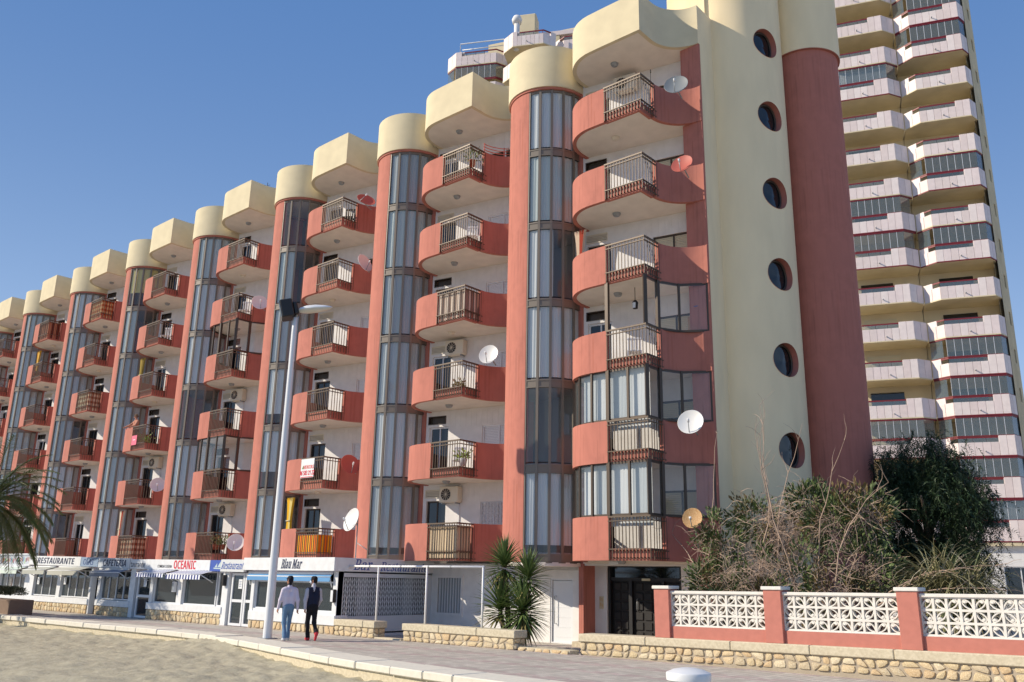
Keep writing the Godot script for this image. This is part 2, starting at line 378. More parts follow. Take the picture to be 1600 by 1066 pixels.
func build_bay(b: int, S: Dictionary):
	var off := Vector3(-BAY * b, 0, 0)
	# white wall at the back of the balconies; it stands slightly askew to the front
	var WT := Transform3D(Basis.IDENTITY, off) * Transform3D(Basis(Vector3.UP, 0.19), Vector3(-3.5, 0, -1.76)) * Transform3D(Basis.IDENTITY, Vector3(3.5, 0, 2.4))
	var holes := []
	for l in 6:
		holes.append(Rect2(-3.40, yb(l) + 0.2, 0.88, 2.02)); holes.append(Rect2(-1.0, yb(l) + 1.02, 1.42, 1.12))
		holes.append(Rect2(-3.46, yb(l) + 2.32, 0.82, 0.32))
	var t := st(); wall_holes(t, -3.6, 1.06, 2.3, 19.4, -2.4, 0.18, holes)
	for i in 15:      # the upright joints
		for l in 6: box(t, Vector3(-2.45 + i * 0.235, yb(l) + 2.16, -2.4), Vector3(-2.44 + i * 0.235, yb(l) + 2.76, -2.394))
	obj("recess_wall", t, M.white, bld).transform = WT
	for l in 6:
		var y := yb(l); var at := off + Vector3(0, y, 0); var wt := WT * Transform3D(Basis.IDENTITY, Vector3(0, y, 0))
		var bal := put("balcony", S.left, M.red, bld); bal.position = at
		put("concave_wall", S.right, M.red, bal); put("floor_slab", S.slab, M.soffit, bal); put("kerb", S.kerb, M.red, bal)
		put("ceiling_lamp", S.lamp, M.metal_grey if (b + l) % 3 else M.ac, bal).position = Vector3(-1.75, 0.0, -1.15)
		for q in 3: put("handrail" if q == 0 else "lower_rail", S.rails[q], M.railing, bal)
		if b < 2:
			for p in S.spots: put("railing_bar", S.bar, M.railing, bal).position = p
		else: put("railing_bars", S.bars, M.railing, bal).set_meta("kind", "stuff")
		# door, window, vent of the flat
		t = st(); frame(t, -3.40, -2.52, 0.2, 2.22, -2.56, -2.48, 0.06); box(t, Vector3(-2.98, 0.26, -2.55), Vector3(-2.93, 2.16, -2.49))
		var d := obj("door", t, M.bronze_dark if rng.randf() < 0.7 else M.metal_white, bld); d.transform = wt
		t = st(); box(t, Vector3(-3.34, 0.26, -2.53), Vector3(-2.58, 2.16, -2.515)); obj("pane", t, M.dark_glass, d)
		t = st(); frame(t, -1.0, 0.42, 1.02, 2.14, -2.54, -2.44, 0.05); box(t, Vector3(-0.32, 1.07, -2.53), Vector3(-0.27, 2.09, -2.45))
		var w := obj("window", t, M.bronze_dark if b == 0 else M.metal_white, bld); w.transform = wt
		if rng.randf() < 0.7 or b == 0:
			t = st(); var lowest := 1.07 if rng.randf() < 0.75 else 1.6
			var n := int((2.09 - lowest) / 0.06)
			for i in n: bbox(t, Vector3(-0.95, 2.09 - (i + 1) * 0.06, -2.50), Vector3(0.37, 2.087 - i * 0.06, -2.485), 0.006)
			obj("roller_shutter", t, M.shutter if b == 0 else M.metal_white, w)
		t = st(); box(t, Vector3(-0.95, 1.07, -2.525), Vector3(0.37, 2.09, -2.51)); obj("pane", t, M.dark_glass, w)
		t = st(); frame(t, -3.46, -2.64, 2.32, 2.64, -2.50, -2.38, 0.03)
		if (b + l) % 2 == 0:
			for i in 5: box(t, Vector3(-3.43, 2.355 + i * 0.055, -2.48), Vector3(-2.67, 2.39 + i * 0.055, -2.41))
		box(t, Vector3(-3.43, 2.35, -2.55), Vector3(-2.67, 2.61, -2.53)); obj("vent", t, M.ac if (b + l) % 2 == 0 else M.bronze_dark, bld).transform = wt
	# cream parapet of the roof, with its soffit
	t = ss(); ribbon_s(t, path_all, 0.14, 19.29, 20.76); var pr := obj("roof_parapet", t, M.yellow, bld); pr.position = off
	t = st(); slab(t, offset_path(path_all, 0.13) + [Vector2(1.05, -2.9), Vector2(-3.4, -2.6)], 19.293, 19.5); obj("soffit", t, M.soffit, pr)
	put("ceiling_lamp", S.lamp, M.metal_grey, pr).position = Vector3(-1.75, 19.27, -1.15)
	build_round_bay(b, off)

func build_round_bay(b: int, off: Vector3):
	var t := ss()
	# plain red quarter on the left, narrow red wall on the right
	ribbon_s(t, round_path(-118, 8, 1.46, 20), 0.2, 2.38, 19.1)
	var cw := obj("curved_wall", t, M.red, bld); cw.position = off
	t = st(); box(t, Vector3(-3.74, 0.0, -2.42), Vector3(-3.56, 19.4, -1.68)); obj("return_wall", t, M.red, cw)
	# cream drum on top
	t = ss(); ribbon_s(t, round_path(-125, 125, 1.55, 36), 0.25, 19.05, 20.70); var cap := obj("roof_drum", t, M.yellow, bld); cap.position = off
	t = ss(); ribbon_s(t, round_path(-122, 122, 1.50, 36), 0.3, 18.97, 19.06); obj("red_band", t, M.red, cap)
	t = st(); slab(t, round_path(-125, 125, 1.4, 30), 19.1, 19.3); obj("drum_floor", t, M.soffit, cap)
	# brown frame: mullions, transoms, spandrels
	t = st(); var R := 1.42
	for i in 7:
		var phi := 8.0 + 17.0 * i; var c := norm_pt(phi, R)
		box(t, Vector3(-0.042, 2.4, -0.03), Vector3(0.042, 19.0, 0.03), Transform3D(Basis(Vector3.UP, deg_to_rad(phi)), Vector3(c.x, 0, c.y)))
	for l in 7:
		var y := yb(l - 1) - 0.06 if l > 0 else 18.88
		var hh := 0.10 if l == 0 else 0.28
		ribbon(t, round_path(8, 110, R + 0.015, 6), 0.06, y, y + hh)
		if l > 0: ribbon(t, round_path(8, 110, R + 0.03, 6), 0.09, y + hh - 0.05, y + hh)
		if l > 0: ribbon(t, round_path(8, 110, R + 0.03, 6), 0.09, y, y + 0.05)
	ribbon(t, round_path(8, 110, R + 0.03, 6), 0.1, 2.38, 2.46)
	var fr := obj("curved_glazing", t, M.bronze, bld); fr.position = off
	# panes, floors, curtains
	var all := st()
	for l in 6:
		var y0 := yb(l) + 0.30; var y1 := (yb(l - 1) - 0.06) if l > 0 else 18.88
		if l == 5: y0 = 2.46
		for i in 6:
			var a := norm_pt(8.0 + 17.0 * i, R - 0.01); var c := norm_pt(25.0 + 17.0 * i, R - 0.01)
			var target := st() if b < 7 else all
			quad(target, p3(a, y0), p3(c, y0), p3(c, y1), p3(a, y1))
			if b < 7: obj("pane", target, M.glass, fr)
		# curtains: a folded sheet that covers part of the arc
		var dark := rng.randf()
		if b == 2 and l == 0: dark = 0.0
		if l == 5: dark *= 0.5
		var segs := []
		if dark > 0.13: segs = [[9.0, 109.0]]
		elif dark > 0.05: segs = [[9.0, rng.randf_range(35, 60)], [rng.randf_range(80, 92), 109.0]]
		else: segs = [[rng.randf_range(78, 88), 109.0]]
		for sg in segs:
			var ct := ss(); var pth := []; var n := int((sg[1] - sg[0]) / 1.4)
			var ph := rng.randf() * 6.0; var fold := rng.randf_range(0.010, 0.020)
			for i in n + 1:
				var phi := lerpf(sg[0], sg[1], float(i) / n)
				pth.append(norm_pt(phi, R - 0.065 + fold * sin(ph + i * 1.9 + sin(i * 0.37) * 1.5)))
			var bot := y0 if rng.randf() < 0.9 else y0 + rng.randf_range(0.4, 1.2)
			if l == 5: bot = 2.9
			for i in n: quad(ct, p3(pth[i], bot), p3(pth[i + 1], bot), p3(pth[i + 1], y1 + 0.03), p3(pth[i], y1 + 0.03))
			obj("curtain", ct, M.curtain4 if b == 4 and l == 0 else [M.curtain, M.curtain, M.curtain2, M.curtain3, M.curtain5][rng.randi() % 5], fr)
		var fl := st(); slab(fl, round_path(8, 112, R - 0.05, 10) + [Vector2(-6.4, -2.38), Vector2(-6.4, CZ)], yb(l) - 0.04, yb(l) + 0.26)
		obj("floor_slab", fl, M.room, fr)
	if b >= 7: obj("panes", all, M.glass, fr).set_meta("kind", "stuff")
	t = st(); box(t, Vector3(-6.5, 2.3, -2.62), Vector3(-3.6, 19.3, -2.43)); obj("room_wall", t, M.room, fr)
	# the underside over the shops
	t = st(); slab(t, round_path(-112, 112, 1.44, 24), 2.26, 2.38); obj("soffit", t, M.soffit, cw)

func build_body():   # what stands behind the balconies
	var t := st()
	box(t, Vector3(-BAY * 9 + 1.2, 0, -6.2), Vector3(0.9, 19.4, -2.9))
	obj("rear_block", t, M.white, bld)
	t = st(); box(t, Vector3(-BAY * 9 + 1.3, 19.4, -6.1), Vector3(0.9, 19.55, -2.7)); obj("roof", t, M.soffit, bld)
	# red strip beside the end tower
	t = st(); box(t, Vector3(0.40, 0, -2.7), Vector3(1.10, 19.29, -1.93)); obj("red_strip", t, M.red, bld)
	# closed-in balconies of the two nearest columns
	glaze(0, 4, 0, true); glaze(0, 5, 0, true); glaze(0, 3, 1, false); glaze(3, 2, 2, false); glaze(3, 4, 2, true)

func glaze(b: int, l: int, mode: int, blinds: bool):   # windows between the parapet of balcony l and the soffit above
	var off := Vector3(-BAY * b, 0, 0)
	var y0 := yt(l) + 0.01; var y1 := yb(l - 1) + 0.02
	var pts := [Vector2(-3.36, -1.60), Vector2(-3.08, -0.66), Vector2(-2.62, -0.26), Vector2(-2.05, -0.10), Vector2(-1.44, -0.09), Vector2(-0.72, -0.09), Vector2(-0.06, -0.09), Vector2(-0.06, -0.8), Vector2(0.28, -1.50), Vector2(1.02, -1.95)]
	var t := st()
	var first := 0 if mode == 0 else (6 if mode == 1 else 0)
	var cols := range(first, pts.size())
	if mode == 1: cols = [4] + cols
	for i in cols:
		var d: Vector2 = pts[min(i + 1, pts.size() - 1)] - pts[max(i - 1, 0)]
		var w := 0.055 if i in [4, 6, 7] else 0.035
		box(t, Vector3(-w, y0, -w), Vector3(w, y1, w), Transform3D(Basis(Vector3.UP, -d.angle()), Vector3(pts[i].x, 0, pts[i].y)))
	var path := pts.slice(first)
	ribbon(t, path, 0.06, y0 - 0.02, y0 + 0.05); ribbon(t, path, 0.06, y1 - 0.07, y1)
	var fr := obj("balcony_glazing", t, M.bronze_dark, bld); fr.position = off
	for i in range(first, pts.size() - 1):
		if mode == 2 and not blinds and i in [0, 1, 2, 3, 4, 5]: continue
		t = st(); quad(t, p3(pts[i], y0 + 0.05), p3(pts[i + 1], y0 + 0.05), p3(pts[i + 1], y1 - 0.07), p3(pts[i], y1 - 0.07))
		obj("pane", t, M.glass, fr)
		if blinds and i in [2, 3, 4, 5] and mode == 0:
			var a: Vector2 = pts[i]; var c: Vector2 = pts[i + 1]; var nn := (c - a).orthogonal().normalized() * 0.16
			var ct := ss(); var n := 12
			for k in n:
				var p := a.lerp(c, float(k) / n) + nn * (1.0 + 0.14 * (k % 2)); var q := a.lerp(c, float(k + 1) / n) + nn * (1.0 + 0.14 * ((k + 1) % 2))
				quad(ct, p3(p, y0 - 0.3), p3(q, y0 - 0.3), p3(q, y1), p3(p, y1))
			obj("curtain", ct, M.curtain if (i + l) % 2 else M.curtain2, fr)

# ------------------------------------------------------------------ the cream end tower with its portholes and the red drum
func build_end_tower():
	var tw := thing("stair_tower", "tall rounded cream stair tower with a column of round porthole windows", "tower")
	var c := Vector2(0.84, -4.70); var R := 1.82; var top := 27.0
	var pt := func(phi: float, y: float, r: float) -> Vector3:
		var a := deg_to_rad(phi); return Vector3(c.x + sin(a) * r, y, c.y + cos(a) * r)
	var P := 70.0; var half := 20.0; var pr := 0.54
	var t := ss(); t.set_smooth_group(1)
	var grid := func(p0: float, p1: float, y0: float, y1: float, n: int):
		for i in n:
			var a := lerpf(p0, p1, float(i) / n); var b := lerpf(p0, p1, float(i + 1) / n)
			quad(t, pt.call(a, y0, R), pt.call(b, y0, R), pt.call(b, y1, R), pt.call(a, y1, R))
	grid.call(-12.0, P - half, 0.0, top, 14); grid.call(P + half, 175.0, 0.0, top, 14)
	var ys := []
	for i in 6: ys.append(19.80 - 2.8 * i - 0.01 * i)
	var prev := top
	var deg := func(m: float) -> float: return rad_to_deg(m / R)
	for cy in ys:
		var hb := 0.75
		grid.call(P - half, P + half, cy + hb, prev, 8); prev = cy - hb
		var n := 40
		for k in n:
			var e := []
			for kk in [k, k + 1]:
				var a: float = TAU * kk / n; var u := cos(a); var v := sin(a)
				var s: float = 1.0 / max(absf(u), absf(v))
				e.append([Vector2(half * u * s, hb * v * s), Vector2(deg.call(pr) * u, pr * v)])
			for ring in 3:
				var f0 := ring / 3.0; var f1 := (ring + 1) / 3.0
				var q := []
				for z in [[0, f0], [1, f0], [1, f1], [0, f1]]:
					var m: Vector2 = e[z[0]][0].lerp(e[z[0]][1], z[1]); q.append(pt.call(P + m.x, cy + m.y, R))
				quad(t, q[0], q[1], q[2], q[3])
	grid.call(P - half, P + half, 0.0, prev, 8)
	obj("curved_wall", t, M.shade_lifted_yellow, tw)
	for cy in ys:
		var rv := ss(); var n := 32
		for k in n:
			var q := []
			for z in [[k, R + 0.015], [k + 1, R + 0.015], [k + 1, R - 0.26], [k, R - 0.26]]:
				var a: float = TAU * z[0] / n; q.append(pt.call(P + deg.call(pr) * cos(a), cy + pr * sin(a), z[1]))
			quad(rv, q[0], q[1], q[2], q[3])
			var q2 := []      # thin rim
			for z in [[k, R + 0.015, pr], [k, R + 0.012, pr + 0.035], [k + 1, R + 0.012, pr + 0.035], [k + 1, R + 0.015, pr]]:
				var a: float = TAU * z[0] / n; q2.append(pt.call(P + deg.call(z[2]) * cos(a), cy + z[2] * sin(a), z[1]))
		var ph := obj("porthole", rv, M.red, tw)
		var g := st()
		for k in n:
			var a0 := TAU * k / n; var a1 := TAU * (k + 1) / n
			tri(g, pt.call(P, cy, R - 0.22), pt.call(P + deg.call(pr) * cos(a0), cy + pr * sin(a0), R - 0.22), pt.call(P + deg.call(pr) * cos(a1), cy + pr * sin(a1), R - 0.22))
		obj("pane", g, M.dark_glass, ph)
		var rg := ss(); var pts := []
		for k in n + 1: pts.append(pt.call(P + deg.call(pr - 0.04) * cos(TAU * k / n), cy + (pr - 0.04) * sin(TAU * k / n), R - 0.2))
		tube(rg, pts, 0.035, 6, false); obj("rim", rg, M.bronze_dark, ph)
	# end wall of the block running back to the tower, and the tower's core
	t = st(); box(t, Vector3(0.80, 0, -2.95), Vector3(1.104, 19.30, -2.02)); box(t, Vector3(0.80, 19.30, -2.95), Vector3(1.104, 20.76, -1.90)); obj("end_wall", t, M.shade_lifted_yellow, tw)
	t = st(); box(t, Vector3(0.42, 19.6, -3.6), Vector3(0.94, top, -2.78)); obj("pier", t, M.shade_lifted_yellow, tw)
	t = st(); box(t, Vector3(-0.9, 19.6, -6.2), Vector3(1.0, top, -3.4)); box(t, Vector3(0.9, 0, -6.2), Vector3(2.3, top, -4.6)); obj("core", t, M.shade_lifted_yellow, tw)
	# red drum
	var dc := Vector2(2.70, -6.90)
	var dr := thing("red_drum_tower", "round red tower with a cream top band behind the cream stair tower", "tower", Vector3(dc.x, 0, dc.y))
	t = ss(); lathe(t, [Vector2(1.17, 0), Vector2(1.17, 20.3)], 56); obj("shaft", t, M.red, dr)
	t = ss(); t.set_smooth_group(1); lathe(t, [Vector2(1.26, 20.2), Vector2(1.26, 27.0)], 56); obj("top_band", t, M.shade_lifted_yellow, dr)
	t = st(); slab(t, arc(Vector2.ZERO, 1.255, 0, 360, 55), 20.18, 20.28); obj("band_underside", t, M.red, dr)

# ------------------------------------------------------------------ apartment towers far behind
func marble_module(par: Node3D, wide: float, glazed: int, sh: Dictionary, flip := false, CH := 0.9) -> MeshInstance3D:
	# front along +x from 0 to wide, chamfers at both ends going back 0.8 m; origin at the left front corner, floor underside at y = 0
	var key := "m%.2f%.2f%s" % [wide, CH, "f" if flip else ""]
	if not sh.has(key):
		var t := st()
		var plan := [Vector2(-1.0, -0.85), Vector2(0, 0), Vector2(wide, 0), Vector2(wide + CH, -0.85)]
		slab(t, offset_path(plan, 0.02) + [Vector2(wide + CH - 0.02, -2.6), Vector2(-0.98, -2.6)], 0.0, 0.2); sh[key + "slab"] = done(t); t = st()
		var q := offset_path(plan, 0.03)
		ribbon(t, q, 0.1, 0.01, 0.93)
		if flip: ribbon(t, [q[0], q[1], q[1].lerp(q[2], 0.2)], 0.1, 0.93, 1.36); ribbon(t, [q[3].lerp(q[2], 0.4), q[3]], 0.1, 0.93, 1.36)
		else: ribbon(t, [q[2].lerp(q[1], 0.285), q[2], q[3]], 0.1, 0.93, 1.36); ribbon(t, [q[0], q[0].lerp(q[1], 0.55)], 0.1, 0.93, 1.36)
		sh[key] = done(t)
		t = st(); ribbon(t, offset_path(plan, -0.012), 0.05, -0.03, 0.05); sh[key + "edge"] = done(t)
		t = st(); var hp := [q[0].lerp(q[1], 0.55), q[1], q[2].lerp(q[1], 0.285)]
		if flip: hp = [q[1].lerp(q[2], 0.2), q[2], q[2].lerp(q[3], 0.6)]
		ribbon(t, hp, 0.07, 1.24, 1.34)
		for k in 3: box(t, Vector3(0.9 + k * 0.8, 0.9, -0.09), Vector3(0.94 + k * 0.8, 1.25, -0.05))
		sh[key + "rail"] = done(t)
		t = st(); ribbon(t, [q[1], q[2].lerp(q[1], 0.285)], 0.01, 0.94, 1.24); sh[key + "low"] = done(t)
		t = st(); box(t, Vector3(-1.0, 0.2, -2.7), Vector3(wide + CH, 2.8, -2.55)); sh[key + "wall"] = done(t)
		t = st(); box(t, Vector3(0.3, 0.2, -2.54), Vector3(wide - 0.9, 2.35, -2.50)); sh[key + "door"] = done(t)
		t = st(); ribbon(t, offset_path(plan, 0.02), 0.08, 2.66, 2.8); ribbon(t, offset_path(plan, 0.02), 0.06, 1.36, 1.42); sh[key + "frame"] = done(t)
	var b := put("balcony", sh[key], M.marble[1], par)
	put("floor_slab", sh[key + "slab"], M.beige, b)
	put("edge_strip", sh[key + "edge"], M.crimson if glazed else M.beige, b)
	put("handrail", sh[key + "rail"], M.crimson, b)
	put("glass_screen", sh[key + "low"], M.tower_glass, b)
	put("recess_wall", sh[key + "wall"], M.beige, b)
	put("sliding_door", sh[key + "door"], M.dark_glass if rng.randf() < 0.6 else M.shutter, b)
	# marble slabs, each its own piece
	var n := 7; var w := wide / n
	for i in n:
		var hi := 1.38 if (i == 0 if flip else i >= n - 2) else 0.95
		var k2 := "p%.2f_%.2f" % [w, hi]
		if not sh.has(k2):
			var t := st(); bbox(t, Vector3(0.014, 0.03, -0.03), Vector3(w - 0.014, hi, 0.005), 0.006); sh[k2] = done(t)
		put("marble_slab", sh[k2], M.marble[rng.randi() % 3], b).position = Vector3(i * w, 0, 0)
	for e in [[Vector2(wide, 0), Vector2(wide + CH, -0.85), 2, 0.95 if flip else 1.38], [Vector2(-1.0, -0.85), Vector2(0, 0), 2, 1.38 if flip else 0.95]]:
		var d: Vector2 = e[1] - e[0]; var ww: float = d.length() / e[2]
		var k3 := "p%.2f_%.2f" % [ww, e[3]]
		if not sh.has(k3):
			var t := st(); bbox(t, Vector3(0.014, 0.03, -0.03), Vector3(ww - 0.014, e[3], 0.005), 0.006); sh[k3] = done(t)
		for i in e[2]:
			var s := put("marble_slab", sh[k3], M.marble[rng.randi() % 3], b)
			var p: Vector2 = e[0] + d * float(i) / e[2]; s.transform = Transform3D(Basis(Vector3.UP, -d.angle()), Vector3(p.x, 0, p.y))
	if not sh.has("spout"):
		var t := ss(); tube(t, [Vector3(0, 0, 0), Vector3(0.02, -0.02, 0.2)], 0.04, 6); sh.spout = done(t)
	put("spout", sh.spout, M.metal_grey, b).position = Vector3(wide * 0.46, 0.34, 0)
	if glazed > 0:
		put("window_frame", sh[key + "frame"], M.crimson, b)
		var m := 7
		var k4 := "g%.2f%.2f" % [wide, CH]
		if not sh.has(k4):
			var t := st(); box(t, Vector3(0.012, 1.42, -0.06), Vector3(wide / m - 0.012, 2.66, -0.05)); sh[k4] = done(t)
			t = st(); box(t, Vector3(-0.012, 1.42, -0.065), Vector3(0.012, 2.66, -0.045)); sh[k4 + "s"] = done(t)
			t = st(); box(t, Vector3(0, 1.42, -0.06), Vector3(0.97, 2.66, -0.05)); sh["gend"] = done(t)
			t = ss()
			for i in 40:
				var x0 := wide * i / 40.0; var x1 := wide * (i + 1) / 40.0
				quad(t, Vector3(x0, 1.3, -0.3 - 0.05 * (i % 2)), Vector3(x1, 1.3, -0.3 - 0.05 * ((i + 1) % 2)), Vector3(x1, 2.66, -0.3 - 0.05 * ((i + 1) % 2)), Vector3(x0, 2.66, -0.3 - 0.05 * (i % 2)))
			sh[k4 + "c"] = done(t)
		for i in m:
			put("pane", sh[k4], M.tower_glass, b).position = Vector3(i * wide / m, 0, 0)
			put("pane_edge", sh[k4 + "s"], M.metal_white, b).position = Vector3(i * wide / m, 0, 0)
		for e in [[Vector2(wide, 0), Vector2(wide + CH, -0.85)], [Vector2(-1.0, -0.85), Vector2(0, 0)]]:
			var d: Vector2 = e[1] - e[0]
			put("pane", sh.gend, M.tower_glass, b).transform = Transform3D(Basis(Vector3.UP, -d.angle()), p3(e[0], 0))
		if glazed == 2: put("curtain", sh[k4 + "c"], M.curtain, b)
	return b

func build_background():
	var sh := {}
	var dir := Vector3(0.93556, 0, -0.35317); var yaw := atan2(-dir.z, dir.x)
	var tw := thing("apartment_tower", "tall apartment tower with pink marble balconies rising behind the red drum", "apartment building", Vector3(0.72, 0, -44.35), yaw)
	# local: x to the right along the facade, z towards the viewer; right front corner at the origin
	var g1 := {-1: 0, 0: 1, 1: 1, 5: 1, 7: 1, 10: 1, 11: 1, 12: 1, 13: 1, 14: 2}
	var g0 := {2: 2, 6: 1, 7: 1, 12: 1, 14: 1}
	for k in range(-2, 15):
		var y := 44.05 - STOREY * k
		marble_module(tw, 3.45, g1.get(k, 0), sh, false, 0.5).position = Vector3(-3.45, y, 0)
		marble_module(tw, 3.45, g0.get(k, 0), sh).position = Vector3(-8.85, y, 0.05)
		if k < 6: marble_module(tw, 3.45, 0, sh).position = Vector3(-14.2, y, 0)
	var t := st()
	var holes := []
	for k in range(-2, 15): holes.append(Rect2(1.6, 44.05 - STOREY * k + 1.25, 0.55, 1.0))
	wall_holes(t, 0.0, 2.9, 0, 52.0, 0.0, 0.25, holes, Transform3D(Basis(Vector3.UP, PI / 2 - 0.34), Vector3(0.53, 0, -0.86)))
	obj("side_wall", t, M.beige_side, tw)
	for k in range(-2, 15):
		t = st(); frame(t, 1.6, 2.15, 0, 1.0, -0.2, -0.14, 0.05); box(t, Vector3(1.64, 0.04, -0.2), Vector3(2.11, 0.96, -0.18))
		obj("window", t, M.bronze_dark, tw).transform = Transform3D(Basis(Vector3.UP, PI / 2 - 0.34), Vector3(0.53, 44.05 - STOREY * k + 1.25, -0.86))
	t = st(); box(t, Vector3(-40, 0, -10), Vector3(0.7, 52, -2.75)); box(t, Vector3(-16, 4.6, -2.8), Vector3(0.6, 4.85, -0.02)); obj("core", t, M.beige, tw)
	t = st(); wall_holes(t, -20, 0.55, 0, 4.6, -0.35, 0.3, [Rect2(-1.6, 1.4, 2.0, 1.9), Rect2(-5.2, 1.4, 2.0, 1.9)]); obj("base_wall", t, M.white, tw)
	for x in [-1.6, -5.2]:
		t = st(); frame(t, x, x + 2.0, 1.4, 3.3, -0.6, -0.5, 0.07); box(t, Vector3(x + 0.97, 1.45, -0.58), Vector3(x + 1.03, 3.25, -0.52))
		var w := obj("window", t, M.metal_white, tw)
		t = st(); box(t, Vector3(x + 0.05, 1.45, -0.57), Vector3(x + 1.95, 3.25, -0.56)); obj("pane", t, M.dark_glass, w)
	# the second tower, of which only the top shows over the roofline
	var t2 := thing("apartment_tower", "top of a second marble balcony tower showing over the cream roofline", "apartment building", Vector3(-34.7, 0, -25.6), 0.49)
	for k in range(0, 4):
		var y := 44.82 - STOREY * k
		marble_module(t2, 3.6, 1 if k == 1 else 0, sh, true).position = Vector3(0.0, y, 0.0)
		marble_module(t2, 2.6, 0, sh, true).position = Vector3(5.5, y, 1.9)
		marble_module(t2, 3.6, 0, sh).position = Vector3(9.6, y, 0.6)
	t = st(); box(t, Vector3(-0.3, 0, -9), Vector3(14.0, 45.0, -2.75)); obj("core", t, M.marble[1], t2)
	t = st(); box(t, Vector3(4.0, 45.0, -8), Vector3(13.0, 47.2, -1.5)); obj("penthouse_wall", t, M.marble[2], t2)
	t = st(); box(t, Vector3(4.4, 47.2, -8.0), Vector3(13.6, 47.6, -0.6)); obj("roof_slab", t, M.marble[2], t2)
	t = st(); bbox(t, Vector3(5.4, 46.0, -1.6), Vector3(7.0, 49.4, -0.2), 0.1)
	obj("chimney", t, M.beige, t2)
	t = ss(); tube(t, [Vector3(5.7, 44.8, 1.4), Vector3(5.7, 47.5, 1.4)], 0.24, 14); lathe(t, [Vector2(0.01, 47.3), Vector2(0.36, 47.35), Vector2(0.44, 47.7), Vector2(0.32, 48.0), Vector2(0.01, 48.1)], 14, Transform3D(Basis.IDENTITY, Vector3(5.7, 0, 1.4))); obj("flue", t, M.white, t2)
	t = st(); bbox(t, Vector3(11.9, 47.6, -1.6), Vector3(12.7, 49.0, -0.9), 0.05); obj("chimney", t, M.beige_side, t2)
	t = ss(); tube(t, [Vector3(0.25, 46.1, -0.3), Vector3(0.25, 47.2, -0.3), Vector3(4.2, 47.2, -0.3), Vector3(4.2, 46.1, -0.3)], 0.05, 6); tube(t, [Vector3(0.25, 47.0, -0.9), Vector3(4.2, 47.0, -0.9)], 0.04, 6); obj("pergola_frame", t, M.metal_white, t2)
	# ochre house far right
	var oh := thing("ochre_building", "ochre building with a brown chimney at the far right edge behind the marble tower", "building", Vector3(36.0, 0, -75.0))
	t = st(); box(t, Vector3(-10, 0, -8), Vector3(16, 29.0, 0)); obj("wall", t, M.yellow, oh)
	t = st(); box(t, Vector3(-10.2, 29.0, -8.2), Vector3(16.2, 29.5, 0.2)); obj("roof", t, M.beige, oh)
	t = st(); bbox(t, Vector3(-5, 29.5, -4), Vector3(-3.4, 31.6, -2.8), 0.05); obj("chimney", t, M.red, oh)

